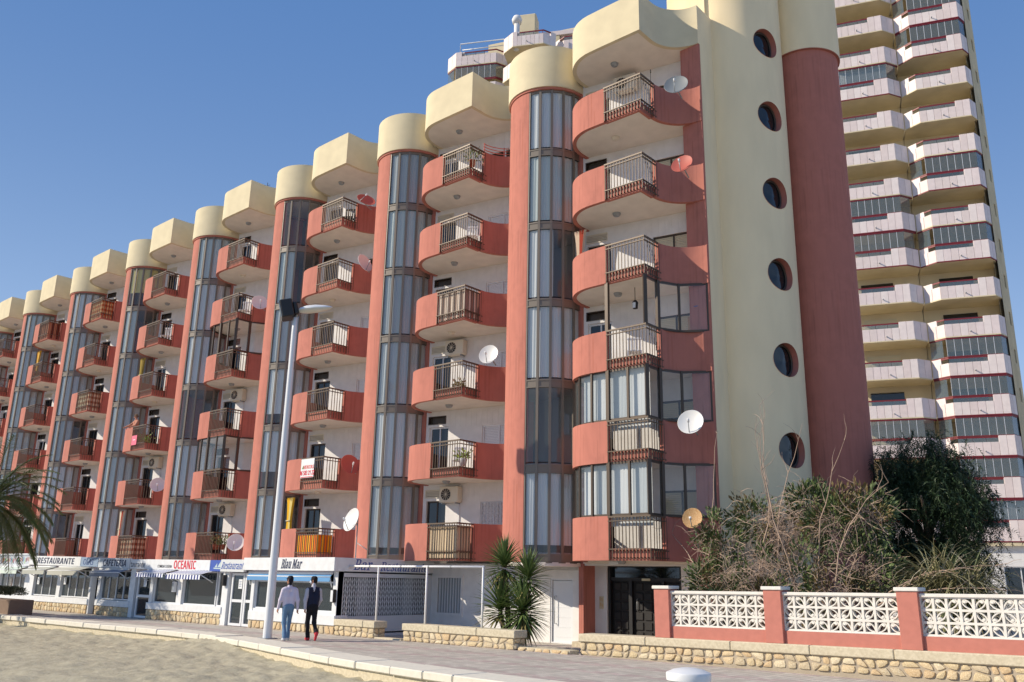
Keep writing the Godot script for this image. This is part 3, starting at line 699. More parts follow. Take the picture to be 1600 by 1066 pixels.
# ------------------------------------------------------------------ ground, promenade, kerb, sand
var kerb_line := []
func build_ground():
	# paving picture: small square setts in warm and cool greys with reddish runs
	var im := Image.create(512, 512, true, Image.FORMAT_RGB8); var r := RandomNumberGenerator.new(); r.seed = 77
	im.fill(Color(0.50, 0.48, 0.45))
	for j in 16:
		for i in 16:
			var g := r.randf_range(0.67, 0.77); var c := Color(g, g * 0.965, g * 0.91)
			if j in [3, 4, 5, 11, 12] and (i + j) % 4 != 0: c = Color(g * 0.98, g * 0.89, g * 0.86)
			im.fill_rect(Rect2i(i * 32 + 1, j * 32 + 1, 30, 30), c)
	im.generate_mipmaps()
	var pave := mat(Color(1, 1, 1), 0.85); pave.albedo_texture = ImageTexture.create_from_image(im); pave.uv1_triplanar = true; pave.uv1_world_triplanar = true; pave.uv1_scale = Vector3.ONE / 3.2
	pave.normal_enabled = true; pave.normal_texture = M.coarse; pave.normal_scale = 0.12
	var sandm := rough_mat(Color(0.715, 0.69, 0.60), noise_tex(0.02, Color(0.86, 0.85, 0.83), Color(1, 1, 1), 31, 6), 0.35, 0.97, M.coarse, 0.25)
	M.sand = sandm
	var far_ground := rough_mat(Color(0.68, 0.65, 0.58), M.stain, 0.05, 0.95)
	var cv := Curve3D.new()
	var kp := [Vector2(-120, 7.0), Vector2(-60, 6.6), Vector2(-45, 6.5), Vector2(-28, 6.3), Vector2(-21, 6.15), Vector2(-15.7, 5.95), Vector2(-11.7, 6.15), Vector2(-8.3, 6.85), Vector2(-5.8, 7.45), Vector2(-3.2, 8.0), Vector2(-1.2, 8.3), Vector2(0.6, 8.5), Vector2(3.0, 8.65), Vector2(8, 8.9), Vector2(30, 9.5), Vector2(120, 10)]
	for i in kp.size():
		var tan: Vector2 = (kp[min(i + 1, kp.size() - 1)] - kp[max(i - 1, 0)]) / 6.0
		var lim: float = min((kp[i] - kp[max(i - 1, 0)]).length(), (kp[min(i + 1, kp.size() - 1)] - kp[i]).length()) / 3.0
		if i > 0 and i < kp.size() - 1: tan = tan.normalized() * lim
		cv.add_point(Vector3(kp[i].x, 0, kp[i].y), -Vector3(tan.x, 0, tan.y), Vector3(tan.x, 0, tan.y))
	cv.bake_interval = 0.25
	for p in cv.get_baked_points(): kerb_line.append(Vector2(p.x, p.z))
	# one sheet out to the horizon
	var t := st(); quad(t, Vector3(-500, -0.62, 500), Vector3(500, -0.62, 500), Vector3(500, -0.62, -500), Vector3(-500, -0.62, -500))
	struct(obj("ground", t, far_ground))
	t = st(); slab(t, [Vector2(-120, -60), Vector2(120, -60), Vector2(120, 2.35), Vector2(-120, 2.35)], -0.5, -0.09); struct(obj("patio", t, pave))
	t = st(); var poly := [Vector2(-120, 2.3), Vector2(120, 2.3)]
	var inner := []
	for i in range(kerb_line.size() - 1, -1, -6): inner.append(kerb_line[i] + Vector2(0, -0.5))
	slab(t, poly + inner, -0.5, 0.0); struct(obj("promenade", t, pave))
	# kerb of long pale coping stones over a rough wall
	var k := struct(put("kerb", null, null)) as MeshInstance3D
	t = st(); var seg := []
	for i in range(0, kerb_line.size(), 4): seg.append(kerb_line[i])
	ribbon(t, seg.map(func(p): return p + Vector2(0, -0.06)), 0.7, -0.8, -0.13)
	obj("kerb_wall", t, M.coping, k)
	var acc := 0.0; var start := 0; var r2 := RandomNumberGenerator.new(); r2.seed = 9
	var want := 1.2
	for i in range(1, kerb_line.size()):
		acc += (kerb_line[i] - kerb_line[i - 1]).length()
		if kerb_line[i].x < -60 or kerb_line[i].x > 16: start = i; acc = 0.0; continue
		if acc >= want:
			var a: Vector2 = kerb_line[start]; var b: Vector2 = kerb_line[i]; var d := (b - a).normalized()
			var bs := Basis(Vector3.UP, -d.angle() + r2.randf_range(-0.004, 0.004)); t = st()
			var dy := r2.randf_range(-0.008, 0.012)
			bbox(t, Vector3(0.008, -0.14, -0.92), Vector3((b - a).length() - 0.008, 0.025 + dy, r2.randf_range(0.0, 0.03)), 0.022, Transform3D(bs, p3(a, 0)))
			obj("coping_stone", t, M.kerb_top, k)
			start = i; acc = 0.0; want = r2.randf_range(0.9, 1.7)
	# beach
	var n1 := FastNoiseLite.new(); n1.seed = 4; n1.frequency = 0.35; n1.fractal_octaves = 3
	var n2 := FastNoiseLite.new(); n2.seed = 14; n2.frequency = 1.6; n2.fractal_octaves = 2
	var n3 := FastNoiseLite.new(); n3.seed = 6; n3.noise_type = FastNoiseLite.TYPE_CELLULAR; n3.frequency = 1.5; n3.cellular_return_type = FastNoiseLite.RETURN_DISTANCE
	t = ss(); var hs := func(x: float, d: float) -> float:
		var y := -0.36 - 0.012 * d + 0.05 * n1.get_noise_2d(x, d * 1.3) + 0.075 * n2.get_noise_2d(x, d * 1.5) + 0.03 * minf(0.0, n2.get_noise_2d(x * 2.3 + 40.0, d * 2.6))
		y -= 0.07 * smoothstep(0.45, 0.9, -n3.get_noise_2d(x * 0.8, d * 1.2)) * smoothstep(-0.3, 0.2, n1.get_noise_2d(x * 0.4 + 9.0, d * 0.6))
		y += 0.24 * exp(-pow((x + 11.5) / 2.6, 2.0)) * exp(-d / 1.5)
		if d < 1.0: y += 0.05 * (1.0 - d)
		return y
	var xs := []; var x := -62.0
	while x < 20.0: xs.append(x); x += 0.16
	var ds := [-0.3]; var dd := 0.05
	while dd < 26.0: ds.append(dd); dd += 0.10 + dd * 0.018
	var base := []; var j := 0
	for q in xs:
		while j < kerb_line.size() - 2 and kerb_line[j + 1].x < q: j += 1
		base.append(lerpf(kerb_line[j].y, kerb_line[j + 1].y, clampf((q - kerb_line[j].x) / max(0.001, kerb_line[j + 1].x - kerb_line[j].x), 0, 1)))
	var prev := []
	for i in xs.size():
		var col := []
		for d in ds: col.append(Vector3(xs[i], hs.call(xs[i], d), base[i] + d))
		if i > 0:
			for m in ds.size() - 1: quad(t, prev[m + 1], col[m + 1], col[m], prev[m])
		prev = col
	struct(obj("sand", t, sandm))
	# soil of the garden behind the fence
	t = st(); slab(t, [Vector2(1.7, 1.7), Vector2(40, 1.7), Vector2(40, -12), Vector2(1.7, -12)], -0.1, 0.32)
	struct(obj("garden_soil", t, rough_mat(Color(0.42, 0.34, 0.26), M.mott, 1.0, 0.97, M.coarse, 0.4)))
	t = st(); slab(t, [Vector2(-0.9, 1.7), Vector2(1.7, 1.7), Vector2(1.7, -2.4), Vector2(-3.5, -2.4), Vector2(-3.5, -1.0), Vector2(-0.9, -1.0)], -0.1, 0.06)
	struct(obj("entrance_floor", t, M.coping))

# rough stone facing: irregular stones, each its own piece, in front of a mortar bed. x along the wall, front at z = 0
func stone_facing(par: Node3D, x0: float, x1: float, y0: float, y1: float, at: Transform3D, sd: int, sx := 0.30, sy := 0.17, single := true):
	var r := RandomNumberGenerator.new(); r.seed = sd
	var cols := int((x1 - x0) / sx); var rows: int = max(1, int(round((y1 - y0) / sy)))
	var w := (x1 - x0) / cols; var h := (y1 - y0) / rows
	var P := []
	for j in rows + 1:
		var row := []
		for i in cols + 1:
			var x := x0 + i * w + 0.0
			if i > 0 and i < cols: x += r.randf_range(-0.40, 0.40) * w
			var y := y0 + j * h + (r.randf_range(-0.36, 0.36) * h if j > 0 and j < rows else 0.0)
			row.append(Vector2(x, y))
		P.append(row)
	var joined := st(); var k := 0
	for j in rows:
		for i in cols:
			var c4 := [P[j][i], P[j][i + 1], P[j + 1][i + 1], P[j + 1][i]]
			var cen: Vector2 = (c4[0] + c4[1] + c4[2] + c4[3]) * 0.25
			var poly := []
			for q in 4:
				var a: Vector2 = c4[q]; var b: Vector2 = c4[(q + 1) % 4]
				poly.append(a.lerp(cen, 0.16 + r.randf() * 0.10)); poly.append(a.lerp(b, 0.5).lerp(cen, 0.05 + r.randf() * 0.07))
			var t := st() if single else joined; var z := r.randf_range(0.012, 0.045); var top := []
			for q in poly: top.append(q.lerp(cen, 0.16))
			var cz := z + 0.012
			for q in 8:
				var a: Vector2 = poly[q]; var b: Vector2 = poly[(q + 1) % 8]; var c: Vector2 = top[(q + 1) % 8]; var d: Vector2 = top[q]
				quad(t, at * Vector3(a.x, a.y, -0.02), at * Vector3(b.x, b.y, -0.02), at * Vector3(c.x, c.y, z), at * Vector3(d.x, d.y, z))
				tri(t, at * Vector3(d.x, d.y, z), at * Vector3(c.x, c.y, z), at * Vector3(cen.x, cen.y, cz))
			if single: obj("stone", t, M.stones[r.randi() % M.stones.size()], par)
			k += 1
	if not single: obj("stones", joined, M.stones[1], par).set_meta("kind", "stuff")

# ------------------------------------------------------------------ ground floor of the block (right of the restaurants)
func build_ground_floor():
	var t := st(); var z := -1.8
	wall_holes(t, -10.5, -3.74, -0.1, 2.36, z, 0.2, [Rect2(-10.15, 0.66, 1.15, 1.2), Rect2(-4.98, -0.1, 0.92, 2.0)])
	var w := obj("ground_floor_wall", t, M.white, bld)
	t = st(); box(t, Vector3(-5.3, 2.08, z), Vector3(-3.75, 2.16, z + 0.08)); obj("cornice", t, M.white, w)
	t = st(); frame(t, -10.25, -8.9, 0.56, 1.96, z - 0.02, z + 0.035, 0.1); var wf := obj("window", t, M.white, bld)
	t = st(); box(t, Vector3(-10.15, 0.66, z - 0.17), Vector3(-9.0, 1.86, z - 0.15)); obj("pane", t, M.curtain2, wf)
	for i in 9:
		t = st(); box(t, Vector3(-10.12 + i * 0.135, 0.64, z - 0.06), Vector3(-10.085 + i * 0.135, 1.88, z - 0.03)); obj("window_bar", t, M.metal_white, wf)
	# white door with a long handle
	t = st(); frame(t, -4.98, -4.06, -0.1, 1.9, z - 0.12, z - 0.02, 0.05); var d := obj("white_door", t, M.metal_white, bld)
	t = st(); bbox(t, Vector3(-4.92, -0.08, z - 0.11), Vector3(-4.12, 1.84, z - 0.07), 0.01)
	for k in 6: box(t, Vector3(-4.8, 0.1 + k * 0.3, z - 0.07), Vector3(-4.2, 0.12 + k * 0.3, z - 0.064))
	obj("leaf", t, M.metal_white, d)
	t = ss(); tube(t, [Vector3(-4.78, 0.5, z - 0.07), Vector3(-4.78, 0.5, z + 0.02), Vector3(-4.78, 1.35, z + 0.02), Vector3(-4.78, 1.35, z - 0.07)], 0.014, 6); obj("handle", t, M.metal_grey, d)
	# main entrance: dark panelled doors under a beam
	t = st(); box(t, Vector3(-3.56, 0, -2.6), Vector3(-3.1, 2.36, -2.3)); obj("entrance_wall", t, M.white, bld); t = st(); box(t, Vector3(-0.42, 0, -2.6), Vector3(0.5, 2.36, -2.3)); obj("entrance_wall", t, M.white, bld)
	t = st(); frame(t, -3.1, -0.42, 0.0, 2.36, -2.55, -2.36, 0.09); box(t, Vector3(-3.0, 1.86, -2.53), Vector3(-0.5, 1.96, -2.4)); box(t, Vector3(-2.34, 0.0, -2.53), Vector3(-2.22, 1.9, -2.38)); box(t, Vector3(-1.16, 0.0, -2.53), Vector3(-1.06, 1.9, -2.38))
	var e := obj("entrance_door", t, M.black, bld)
	t = st(); box(t, Vector3(-3.02, 1.95, -2.52), Vector3(-0.5, 2.28, -2.50)); obj("pane", t, M.dark_glass, e)
	for lf in [[-3.0, -2.34], [-2.22, -1.16], [-1.06, -0.5]]:
		t = st(); box(t, Vector3(lf[0], 0.0, -2.52), Vector3(lf[1], 1.87, -2.49)); var leaf := obj("leaf", t, M.dark, e)
		var n := 3 if lf[1] - lf[0] > 0.8 else 2; var pw: float = (lf[1] - lf[0] - 0.1) / n
		for i in n:
			for j in 6:
				t = st(); bbox(t, Vector3(lf[0] + 0.08 + i * pw, 0.12 + j * 0.29, -2.50), Vector3(lf[0] + 0.03 + (i + 1) * pw, 0.36 + j * 0.29, -2.455), 0.02); obj("door_panel", t, M.dark, e)
	t = ss(); tube(t, [Vector3(-2.05, 0.95, -2.48), Vector3(-2.05, 1.0, -2.40), Vector3(-2.05, 1.3, -2.40), Vector3(-2.05, 1.35, -2.48)], 0.014, 6); obj("handle", t, M.metal_grey, e)
	t = st(); bbox(t, Vector3(-1.85, 1.87, -2.40), Vector3(-1.55, 1.94, -2.36), 0.01); obj("number_plate", t, M.shutter, e)
	t = st(); bbox(t, Vector3(-2.2, 2.32, -1.4), Vector3(-1.85, 2.42, -1.1), 0.02); obj("entrance_lamp", t, M.metal_white, bld)
	t = st(); bbox(t, Vector3(-3.38, 1.0, -2.3), Vector3(-3.22, 1.38, -2.27), 0.008); var bx = tag(obj("notice_tiles", t, M.shutter), "small cluster of ochre house number tiles on the white wall beside the dark entrance", "plaque")
	for q in [[-3.36, 1.24], [-3.29, 1.22], [-3.35, 1.08], [-3.28, 1.05]]:
		t = st(); bbox(t, Vector3(q[0], q[1], -2.27), Vector3(q[0] + 0.055, q[1] + 0.11, -2.262), 0.004); obj("tile", t, M.stones[2], bx)
	t = st(); box(t, Vector3(-70, 0, -2.6), Vector3(-10.5, 2.4, -2.2)); obj("ground_floor_wall", t, M.white, bld)
	# ceiling slab over the entrance and the terrace
	t = st(); slab(t, [Vector2(-3.5, -2.6), Vector2(1.1, -2.6), Vector2(1.1, -1.95), Vector2(-3.5, -1.6)], 2.36, 2.44); obj("soffit", t, M.soffit, bld)

# ------------------------------------------------------------------ restaurants in front of the block
const SZ := 2.5
func shop(n_label: String, x0: float, x1: float, top: float) -> Node3D:
	var s := thing("restaurant_front", n_label, "restaurant")
	var t := st()
	box(t, Vector3(x0, top - 0.5, -2.2), Vector3(x1, top - 0.36, SZ - 0.22)); obj("roof", t, M.shop_white, s)
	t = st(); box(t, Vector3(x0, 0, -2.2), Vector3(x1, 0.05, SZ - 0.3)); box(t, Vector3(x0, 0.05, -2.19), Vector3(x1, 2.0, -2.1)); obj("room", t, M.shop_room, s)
	return s
func window_row(s: Node3D, x0: float, x1: float, y0: float, y1: float, n: int, z := SZ - 0.12, gm = null):
	var t := st(); frame(t, x0, x1, y0, y1, z - 0.05, z + 0.03, 0.05)
	for i in range(1, n):
		var x := lerpf(x0, x1, float(i) / n); box(t, Vector3(x - 0.025, y0 + 0.05, z - 0.045), Vector3(x + 0.025, y1 - 0.05, z + 0.025))
	var w := obj("window", t, M.metal_white, s)
	for i in n:
		t = st(); box(t, Vector3(lerpf(x0, x1, float(i) / n) + 0.02, y0 + 0.04, z - 0.02), Vector3(lerpf(x0, x1, float(i + 1) / n) - 0.02, y1 - 0.04, z - 0.012)); obj("pane", t, gm if gm else M.shop_glass, w)
	return w
func base_wall(s: Node3D, x0: float, x1: float, sd: int, h0 := 0.40, h1 := 0.66, single := true):
	var t := st(); box(t, Vector3(x0, -0.1, SZ - 0.45), Vector3(x1, h0, SZ)); var b := obj("base_wall", t, M.mortar, s)
	stone_facing(b, x0, x1, 0.0, h0, Transform3D(Basis.IDENTITY, Vector3(0, 0, SZ)), sd, 0.24, 0.2, single)
	t = st(); bbox(t, Vector3(x0 - 0.02, h0, SZ - 0.5), Vector3(x1 + 0.02, h1, SZ + 0.05), 0.015); obj("sill", t, M.shop_white, s)
func post(s: Node3D, x0: float, x1: float, y0: float, y1: float, z := SZ):
	var t := st(); bbox(t, Vector3(x0, y0, z - 0.25), Vector3(x1, y1, z - 0.01), 0.008); obj("post", t, M.shop_white, s)
func glazed_door(s: Node3D, x0: float, x1: float, y1: float, z := SZ - 0.1):
	var t := st(); frame(t, x0, x1, 0.02, y1, z - 0.05, z + 0.03, 0.09); box(t, Vector3(x0 + 0.09, 0.85, z - 0.04), Vector3(x1 - 0.09, 0.95, z + 0.02))
	var d := obj("door", t, M.metal_white, s)
	t = st(); box(t, Vector3(x0 + 0.08, 0.1, z - 0.02), Vector3(x1 - 0.08, 0.86, z - 0.012)); obj("pane", t, M.shop_glass, d)
	t = st(); box(t, Vector3(x0 + 0.08, 0.94, z - 0.02), Vector3(x1 - 0.08, y1 - 0.08, z - 0.012)); obj("pane", t, M.shop_glass, d)
func sign_board(label: String, x0: float, x1: float, y0: float, y1: float, z: float, m, slope := 0.0) -> Node3D:
	var b := thing("shop_sign", label, "sign", Vector3((x0 + x1) * 0.5, (y0 + y1) * 0.5, z))
	b.rotation.z = slope
	var h := Vector3((x1 - x0) * 0.5, (y1 - y0) * 0.5, 0.06); var t := st(); bbox(t, -h, h, 0.01); obj("board", t, m, b)
	return b
func awning(label: String, x0: float, x1: float, y: float, drop: float, out: float, c0: Color, c1: Color, stripes: int, group := ""):
	var a := thing("awning", label, "awning", Vector3(x0, y, SZ), 0.0, group)
	var t := ss(); var w := x1 - x0; var n: int = max(stripes, 1) * 2
	var prof := [Vector2(0.02, 0.0), Vector2(out * 0.6, -drop * 0.25), Vector2(out, -drop * 0.45), Vector2(out + 0.01, -drop)]
	for i in n:
		var c := c0 if i % 2 == 0 else c1
		t.set_color(c.srgb_to_linear())
		for k in 3:
			t.set_smooth_group(k + 1)
			var p: Vector2 = prof[k]; var q: Vector2 = prof[k + 1]
			var xa := w * i / n; var xb := w * (i + 1) / n
			quad(t, Vector3(xa, q.y, q.x), Vector3(xb, q.y, q.x), Vector3(xb, p.y, p.x), Vector3(xa, p.y, p.x))
	obj("cloth", t, M.vertex, a)
	t = ss(); tube(t, [Vector3(0, 0.0, 0.05), Vector3(w, 0.0, 0.05)], 0.05, 8); tube(t, [Vector3(0.0, -drop * 0.45, out - 0.01), Vector3(w, -drop * 0.45, out - 0.01)], 0.02, 6); obj("roller", t, M.metal_white, a)
	for x in [0.04, w - 0.04]:
		t = ss(); tube(t, [Vector3(x, -0.45, 0.0), Vector3(x, -drop * 0.45, out - 0.02)], 0.02, 6); obj("arm", t, M.metal_white, a)
	return a

func build_shops():
	var t := st()
	# far left: glazed fascia with menu pictures
	var s := shop("white restaurant with glazed fascia of menu pictures at the far left behind the palm", -48.0, -35.6, 2.75)
	base_wall(s, -48.0, -35.6, 11, 0.44, 0.72, false)
	window_row(s, -47.8, -40.2, 0.72, 1.95, 8); window_row(s, -39.4, -36.0, 0.72, 1.95, 4); post(s, -40.2, -39.4, 0.7, 2.2); post(s, -36.0, -35.6, 0.7, 2.2)
	var im := Image.create(256, 32, false, Image.FORMAT_RGB8); im.fill(Color(0.75, 0.77, 0.80)); var r := RandomNumberGenerator.new(); r.seed = 5
	for i in 22:
		var c := Color.from_hsv([0.02, 0.08, 0.6, 0.3, 0.95][i % 5], r.randf_range(0.15, 0.5), r.randf_range(0.5, 0.85)); im.fill_rect(Rect2i(4 + i * 11, 8 + r.randi() % 6, 9, 10 + r.randi() % 8), c)
	var menu := mat(Color.WHITE, 0.4); menu.albedo_texture = ImageTexture.create_from_image(im)
	for q in [[-48.0, -43.9, "glazed fascia panel with small food pictures cut by the left picture edge"], [-43.8, -39.7, "glazed food picture fascia panel behind the palm fronds, second from the long white fascia"], [-39.6, -35.6, "glazed food picture fascia panel touching the white fascia that reads Restaurante"]]:
		var f := thing("menu_fascia", q[2], "sign", Vector3(0, 0, 0), 0.0, "menu fascia panels")
		t = st(); frame(t, q[0], q[1], 2.1, 2.72, SZ - 0.1, SZ + 0.04, 0.07); obj("frame", t, M.metal_white, f)
		var pm := QuadMesh.new(); pm.size = Vector2(q[1] - q[0] - 0.14, 0.5)
		var pp := put("picture_panel", pm, menu, f); pp.position = Vector3((q[0] + q[1]) * 0.5, 2.41, SZ - 0.02)
	awning("faded pale green awning far left of the glazed restaurant", -39.4, -35.9, 2.05, 0.35, 0.5, Color(0.80, 0.84, 0.80), Color(0.78, 0.83, 0.79), 1)
	awning("cream awning at the left picture edge over the glazed restaurant", -47.6, -40.2, 2.05, 0.35, 0.5, Color(0.84, 0.83, 0.78), Color(0.82, 0.81, 0.77), 1)
	# Olas
	s = shop("white restaurant with a long fascia reading Restaurante Olas Cafeteria", -35.6, -24.4, 2.5)
	base_wall(s, -35.6, -28.5, 12); base_wall(s, -27.7, -24.6, 13)
	window_row(s, -34.9, -32.1, 0.68, 1.92, 3); window_row(s, -31.7, -28.6, 0.68, 1.92, 4); window_row(s, -27.5, -24.75, 0.68, 1.92, 4)
	post(s, -35.6, -34.9, 0.66, 2.1); post(s, -32.1, -31.7, 0.66, 2.0); post(s, -28.6, -28.4, 0.0, 2.1); post(s, -24.75, -24.3, 0.0, 2.1); post(s, -27.75, -27.5, 0.66, 2.1)
	t = st(); box(t, Vector3(-28.4, 0.0, SZ - 0.4), Vector3(-27.7, 2.0, SZ - 0.35)); obj("dark_doorway", t, M.dark_glass, s)
	var b := sign_board("white fascia with slanted dark blue letters reading RESTAURANTE", -35.5, -29.55, 2.12, 2.56, SZ + 0.06, M.shop_white, -0.012)
	words("lettering", "RESTAURANTE", 0.29, M.sign_blue, b, Vector3(0.2, 0.0, 0.062), 0.0, "Droid Sans", true, 0.16, 1.62)
	b = sign_board("grey blue fascia panel reading OLAS between two white fascia panels", -29.52, -27.75, 2.08, 2.5, SZ + 0.06, mat(Color(0.52, 0.60, 0.70), 0.6), -0.012)
	words("lettering", "OLAS", 0.27, mat(Color(0.16, 0.27, 0.50), 0.6), b, Vector3(-0.1, 0.0, 0.062), 0.0, "Droid Sans", false, 0.12, 1.25)
	b = sign_board("white fascia greyed as in palm shade with dark blue letters reading CAFETERIA", -27.72, -24.75, 2.03, 2.46, SZ + 0.06, mat(Color(0.74, 0.77, 0.80), 0.6), -0.012)  # white board; the grey puts the palm shadow into its colour
	words("lettering", "CAFETERIA", 0.29, M.sign_blue, b, Vector3(0.1, 0.0, 0.062), 0.0, "Droid Sans", true, 0.16, 1.12)
	awning("grey canvas awning with faint lettering, left one under the Restaurante fascia", -34.9, -32.3, 2.06, 0.36, 0.6, Color(0.66, 0.67, 0.63), Color(0.68, 0.69, 0.65), 1)
	awning("grey stained canvas awning, right one under the Restaurante fascia", -31.9, -28.6, 2.06, 0.38, 0.6, Color(0.70, 0.70, 0.66), Color(0.66, 0.66, 0.62), 1)
	b = awning("grey blue awning dimmed as in palm shade under the Cafeteria fascia", -27.6, -24.8, 1.98, 0.32, 0.5, Color(0.50, 0.52, 0.56), Color(0.52, 0.54, 0.58), 1)  # cloth colours carry the dimming of the palm shadow
	for q in [[-31.35, 1.42, "small white paper notice taped inside the right window under RESTAURANTE"], [-34.45, 1.38, "small white paper notice in the left window under RESTAURANTE"], [-16.3, 1.5, "white menu sheet on the glazed door under the blue script sign"], [-23.5, 1.45, "pale poster with blue shapes on the glazed door under the grey letters"]]:
		t = st(); box(t, Vector3(q[0] - 0.12, q[1] - 0.17, SZ - 0.075), Vector3(q[0] + 0.12, q[1] + 0.17, SZ - 0.065)); var nt = tag(obj("paper_notice", t, M.shop_white), q[2], "notice")
		t = st()
		for k in 4: box(t, Vector3(q[0] - 0.08, q[1] + 0.09 - k * 0.06, SZ - 0.065), Vector3(q[0] + 0.08 - 0.03 * (k % 2), q[1] + 0.105 - k * 0.06, SZ - 0.063))
		obj("print_lines", t, mat(Color(0.35, 0.45, 0.60), 0.8), nt).set_meta("kind", "stuff")
	# door of the next restaurant
	s = shop("white restaurant with two blue striped awnings and a red lettered fascia", -24.3, -15.75, 2.42)
	glazed_door(s, -24.15, -22.95, 1.92); post(s, -22.95, -22.7, 0.0, 1.95)
	base_wall(s, -23.0, -17.3, 14)
	window_row(s, -22.7, -20.75, 0.66, 1.93, 1); window_row(s, -20.35, -17.95, 0.66, 1.93, 1); window_row(s, -17.85, -17.4, 0.66, 1.93, 1); post(s, -20.75, -20.35, 0.64, 1.96); post(s, -17.4, -17.0, 0.0, 1.96, SZ + 0.02)
	t = ss()
	for i in 44:      # dark curtains inside
		if i > 13 and i < 18: continue
		var xa := -22.7 + i * 0.11; quad(t, Vector3(xa, 0.66, 1.9 + 0.05 * (i % 2)), Vector3(xa + 0.11, 0.66, 1.9 + 0.05 * ((i + 1) % 2)), Vector3(xa + 0.11, 1.95, 1.9 + 0.05 * ((i + 1) % 2)), Vector3(xa, 1.95, 1.9 + 0.05 * (i % 2)))
	obj("curtain", t, mat(Color(0.24, 0.22, 0.22), 0.9), s)
	b = sign_board("narrow white fascia ending in the grey letters taurante above a glazed door", -24.72, -23.35, 2.0, 2.4, SZ + 0.03, mat(Color(0.80, 0.82, 0.84), 0.6), -0.01)
	words("lettering", "taurante", 0.235, mat(Color(0.20, 0.23, 0.30), 0.6), b, Vector3(0.0, -0.02, 0.062), 0.0, "Droid Sans", false, 0.0, 1.05)
	b = sign_board("white fascia with tall red letters reading OCEANIC", -23.32, -18.25, 1.98, 2.38, SZ + 0.05, M.shop_white, -0.008)
	words("lettering", "OCEANIC", 0.34, M.sign_red, b, Vector3(0.65, 0.0, 0.062), 0.0, "Droid Sans", true, 0.0, 0.86)
	words("small_lettering", "COMIDA CASERA", 0.115, M.dark, b, Vector3(-0.92, -0.07, 0.062), 0.0, "Droid Sans", false, 0.0, 1.0)
	b = sign_board("blue square sign with a pale sailing boat on it", -18.22, -17.42, 1.94, 2.36, SZ + 0.055, mat(Color(0.22, 0.34, 0.66), 0.5), -0.008)
	t = st(); tri(t, Vector3(0.12, -0.05, 0.064), Vector3(0.36, -0.05, 0.064), Vector3(0.33, 0.17, 0.064)); tri(t, Vector3(-0.08, -0.06, 0.064), Vector3(0.09, -0.06, 0.064), Vector3(0.09, 0.10, 0.064)); quad(t, Vector3(-0.12, -0.12, 0.064), Vector3(0.34, -0.12, 0.064), Vector3(0.38, -0.075, 0.064), Vector3(-0.16, -0.075, 0.064)); obj("boat_picture", t, mat(Color(0.70, 0.78, 0.80), 0.6), b)
	b = sign_board("pale sign with blue slanted script reading Restaurant over a white door", -17.38, -15.78, 1.93, 2.38, SZ + 0.12, mat(Color(0.80, 0.815, 0.82), 0.6), -0.006)
	words("lettering", "Restaurant", 0.27, mat(Color(0.20, 0.34, 0.66), 0.6), b, Vector3(0.02, 0.0, 0.062), 0.0, "Droid Serif", false, 0.45, 0.78)
	awning("blue and white striped awning, left one under the red lettered fascia", -23.2, -20.95, 1.98, 0.30, 0.55, Color(0.20, 0.25, 0.48), Color(0.88, 0.90, 0.93), 11)
	awning("blue and white striped awning, right one under the red lettered fascia", -20.6, -18.05, 1.97, 0.34, 0.60, Color(0.20, 0.25, 0.48), Color(0.88, 0.90, 0.93), 12)
	for q in [[-20.82, 1.32, "small white box on the post between the two striped awnings"], [-17.2, 1.62, "black loudspeaker on the white post left of the glazed door"]]:
		t = st(); bbox(t, Vector3(q[0] - 0.08, q[1] - 0.2, SZ), Vector3(q[0] + 0.08, q[1] + 0.2, SZ + 0.14), 0.015); var lb = tag(obj("wall_box", t, M.metal_white if q[0] < -20 else M.black), q[2], "wall box")
		t = st(); bbox(t, Vector3(q[0] - 0.05, q[1] - 0.15, SZ + 0.14), Vector3(q[0] + 0.05, q[1] + 0.15, SZ + 0.15), 0.005); obj("cover", t, M.metal_grey if q[0] < -20 else M.dark, lb)
	# Blau Mar
	s = shop("white corner restaurant with a blue awning under black script lettering", -17.0, -10.5, 2.45)
	glazed_door(s, -16.9, -16.05, 1.9); glazed_door(s, -16.0, -15.5, 1.9)
	base_wall(s, -15.45, -10.5, 15, 0.28, 0.60); post(s, -15.5, -15.3, 0.0, 2.0); post(s, -10.74, -10.5, 0.58, 2.0)
	window_row(s, -15.3, -10.74, 0.68, 1.66, 1)
	t = st(); box(t, Vector3(-15.45, 0.60, SZ - 0.2), Vector3(-10.5, 0.69, SZ - 0.03)); obj("window_ledge", t, M.shop_white, s)
	b = sign_board("white fascia box at the corner with black script reading Blau Mar", -15.75, -10.42, 2.0, 2.44, SZ + 0.18, M.shop_white)
	words("lettering", "Blau Mar", 0.33, M.sign_blue, b, Vector3(0.30, 0.0, 0.062), 0.0, "Droid Serif", true, 0.25, 0.58)
	awning("plain sky blue awning under the Blau Mar fascia", -15.6, -10.75, 1.93, 0.27, 0.13, Color(0.36, 0.56, 0.74), Color(0.38, 0.58, 0.76), 1)
	t = st(); bbox(t, Vector3(-10.68, 1.0, SZ), Vector3(-10.52, 1.42, SZ + 0.13), 0.015); b = tag(obj("menu_box", t, M.black), "black framed menu box on the white corner post under the blue awning", "menu box")
	t = st(); box(t, Vector3(-10.66, 1.03, SZ + 0.13), Vector3(-10.54, 1.39, SZ + 0.134)); obj("paper", t, M.shop_white, b)
	# its side, facing right, with a folding grille
	t = st(); var xf := Transform3D(Basis(Vector3.UP, PI / 2), Vector3(-10.5, 0, SZ - 0.01))
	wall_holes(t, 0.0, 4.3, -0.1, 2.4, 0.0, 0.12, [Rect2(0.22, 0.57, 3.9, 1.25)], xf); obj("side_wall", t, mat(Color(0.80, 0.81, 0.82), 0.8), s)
	t = st()
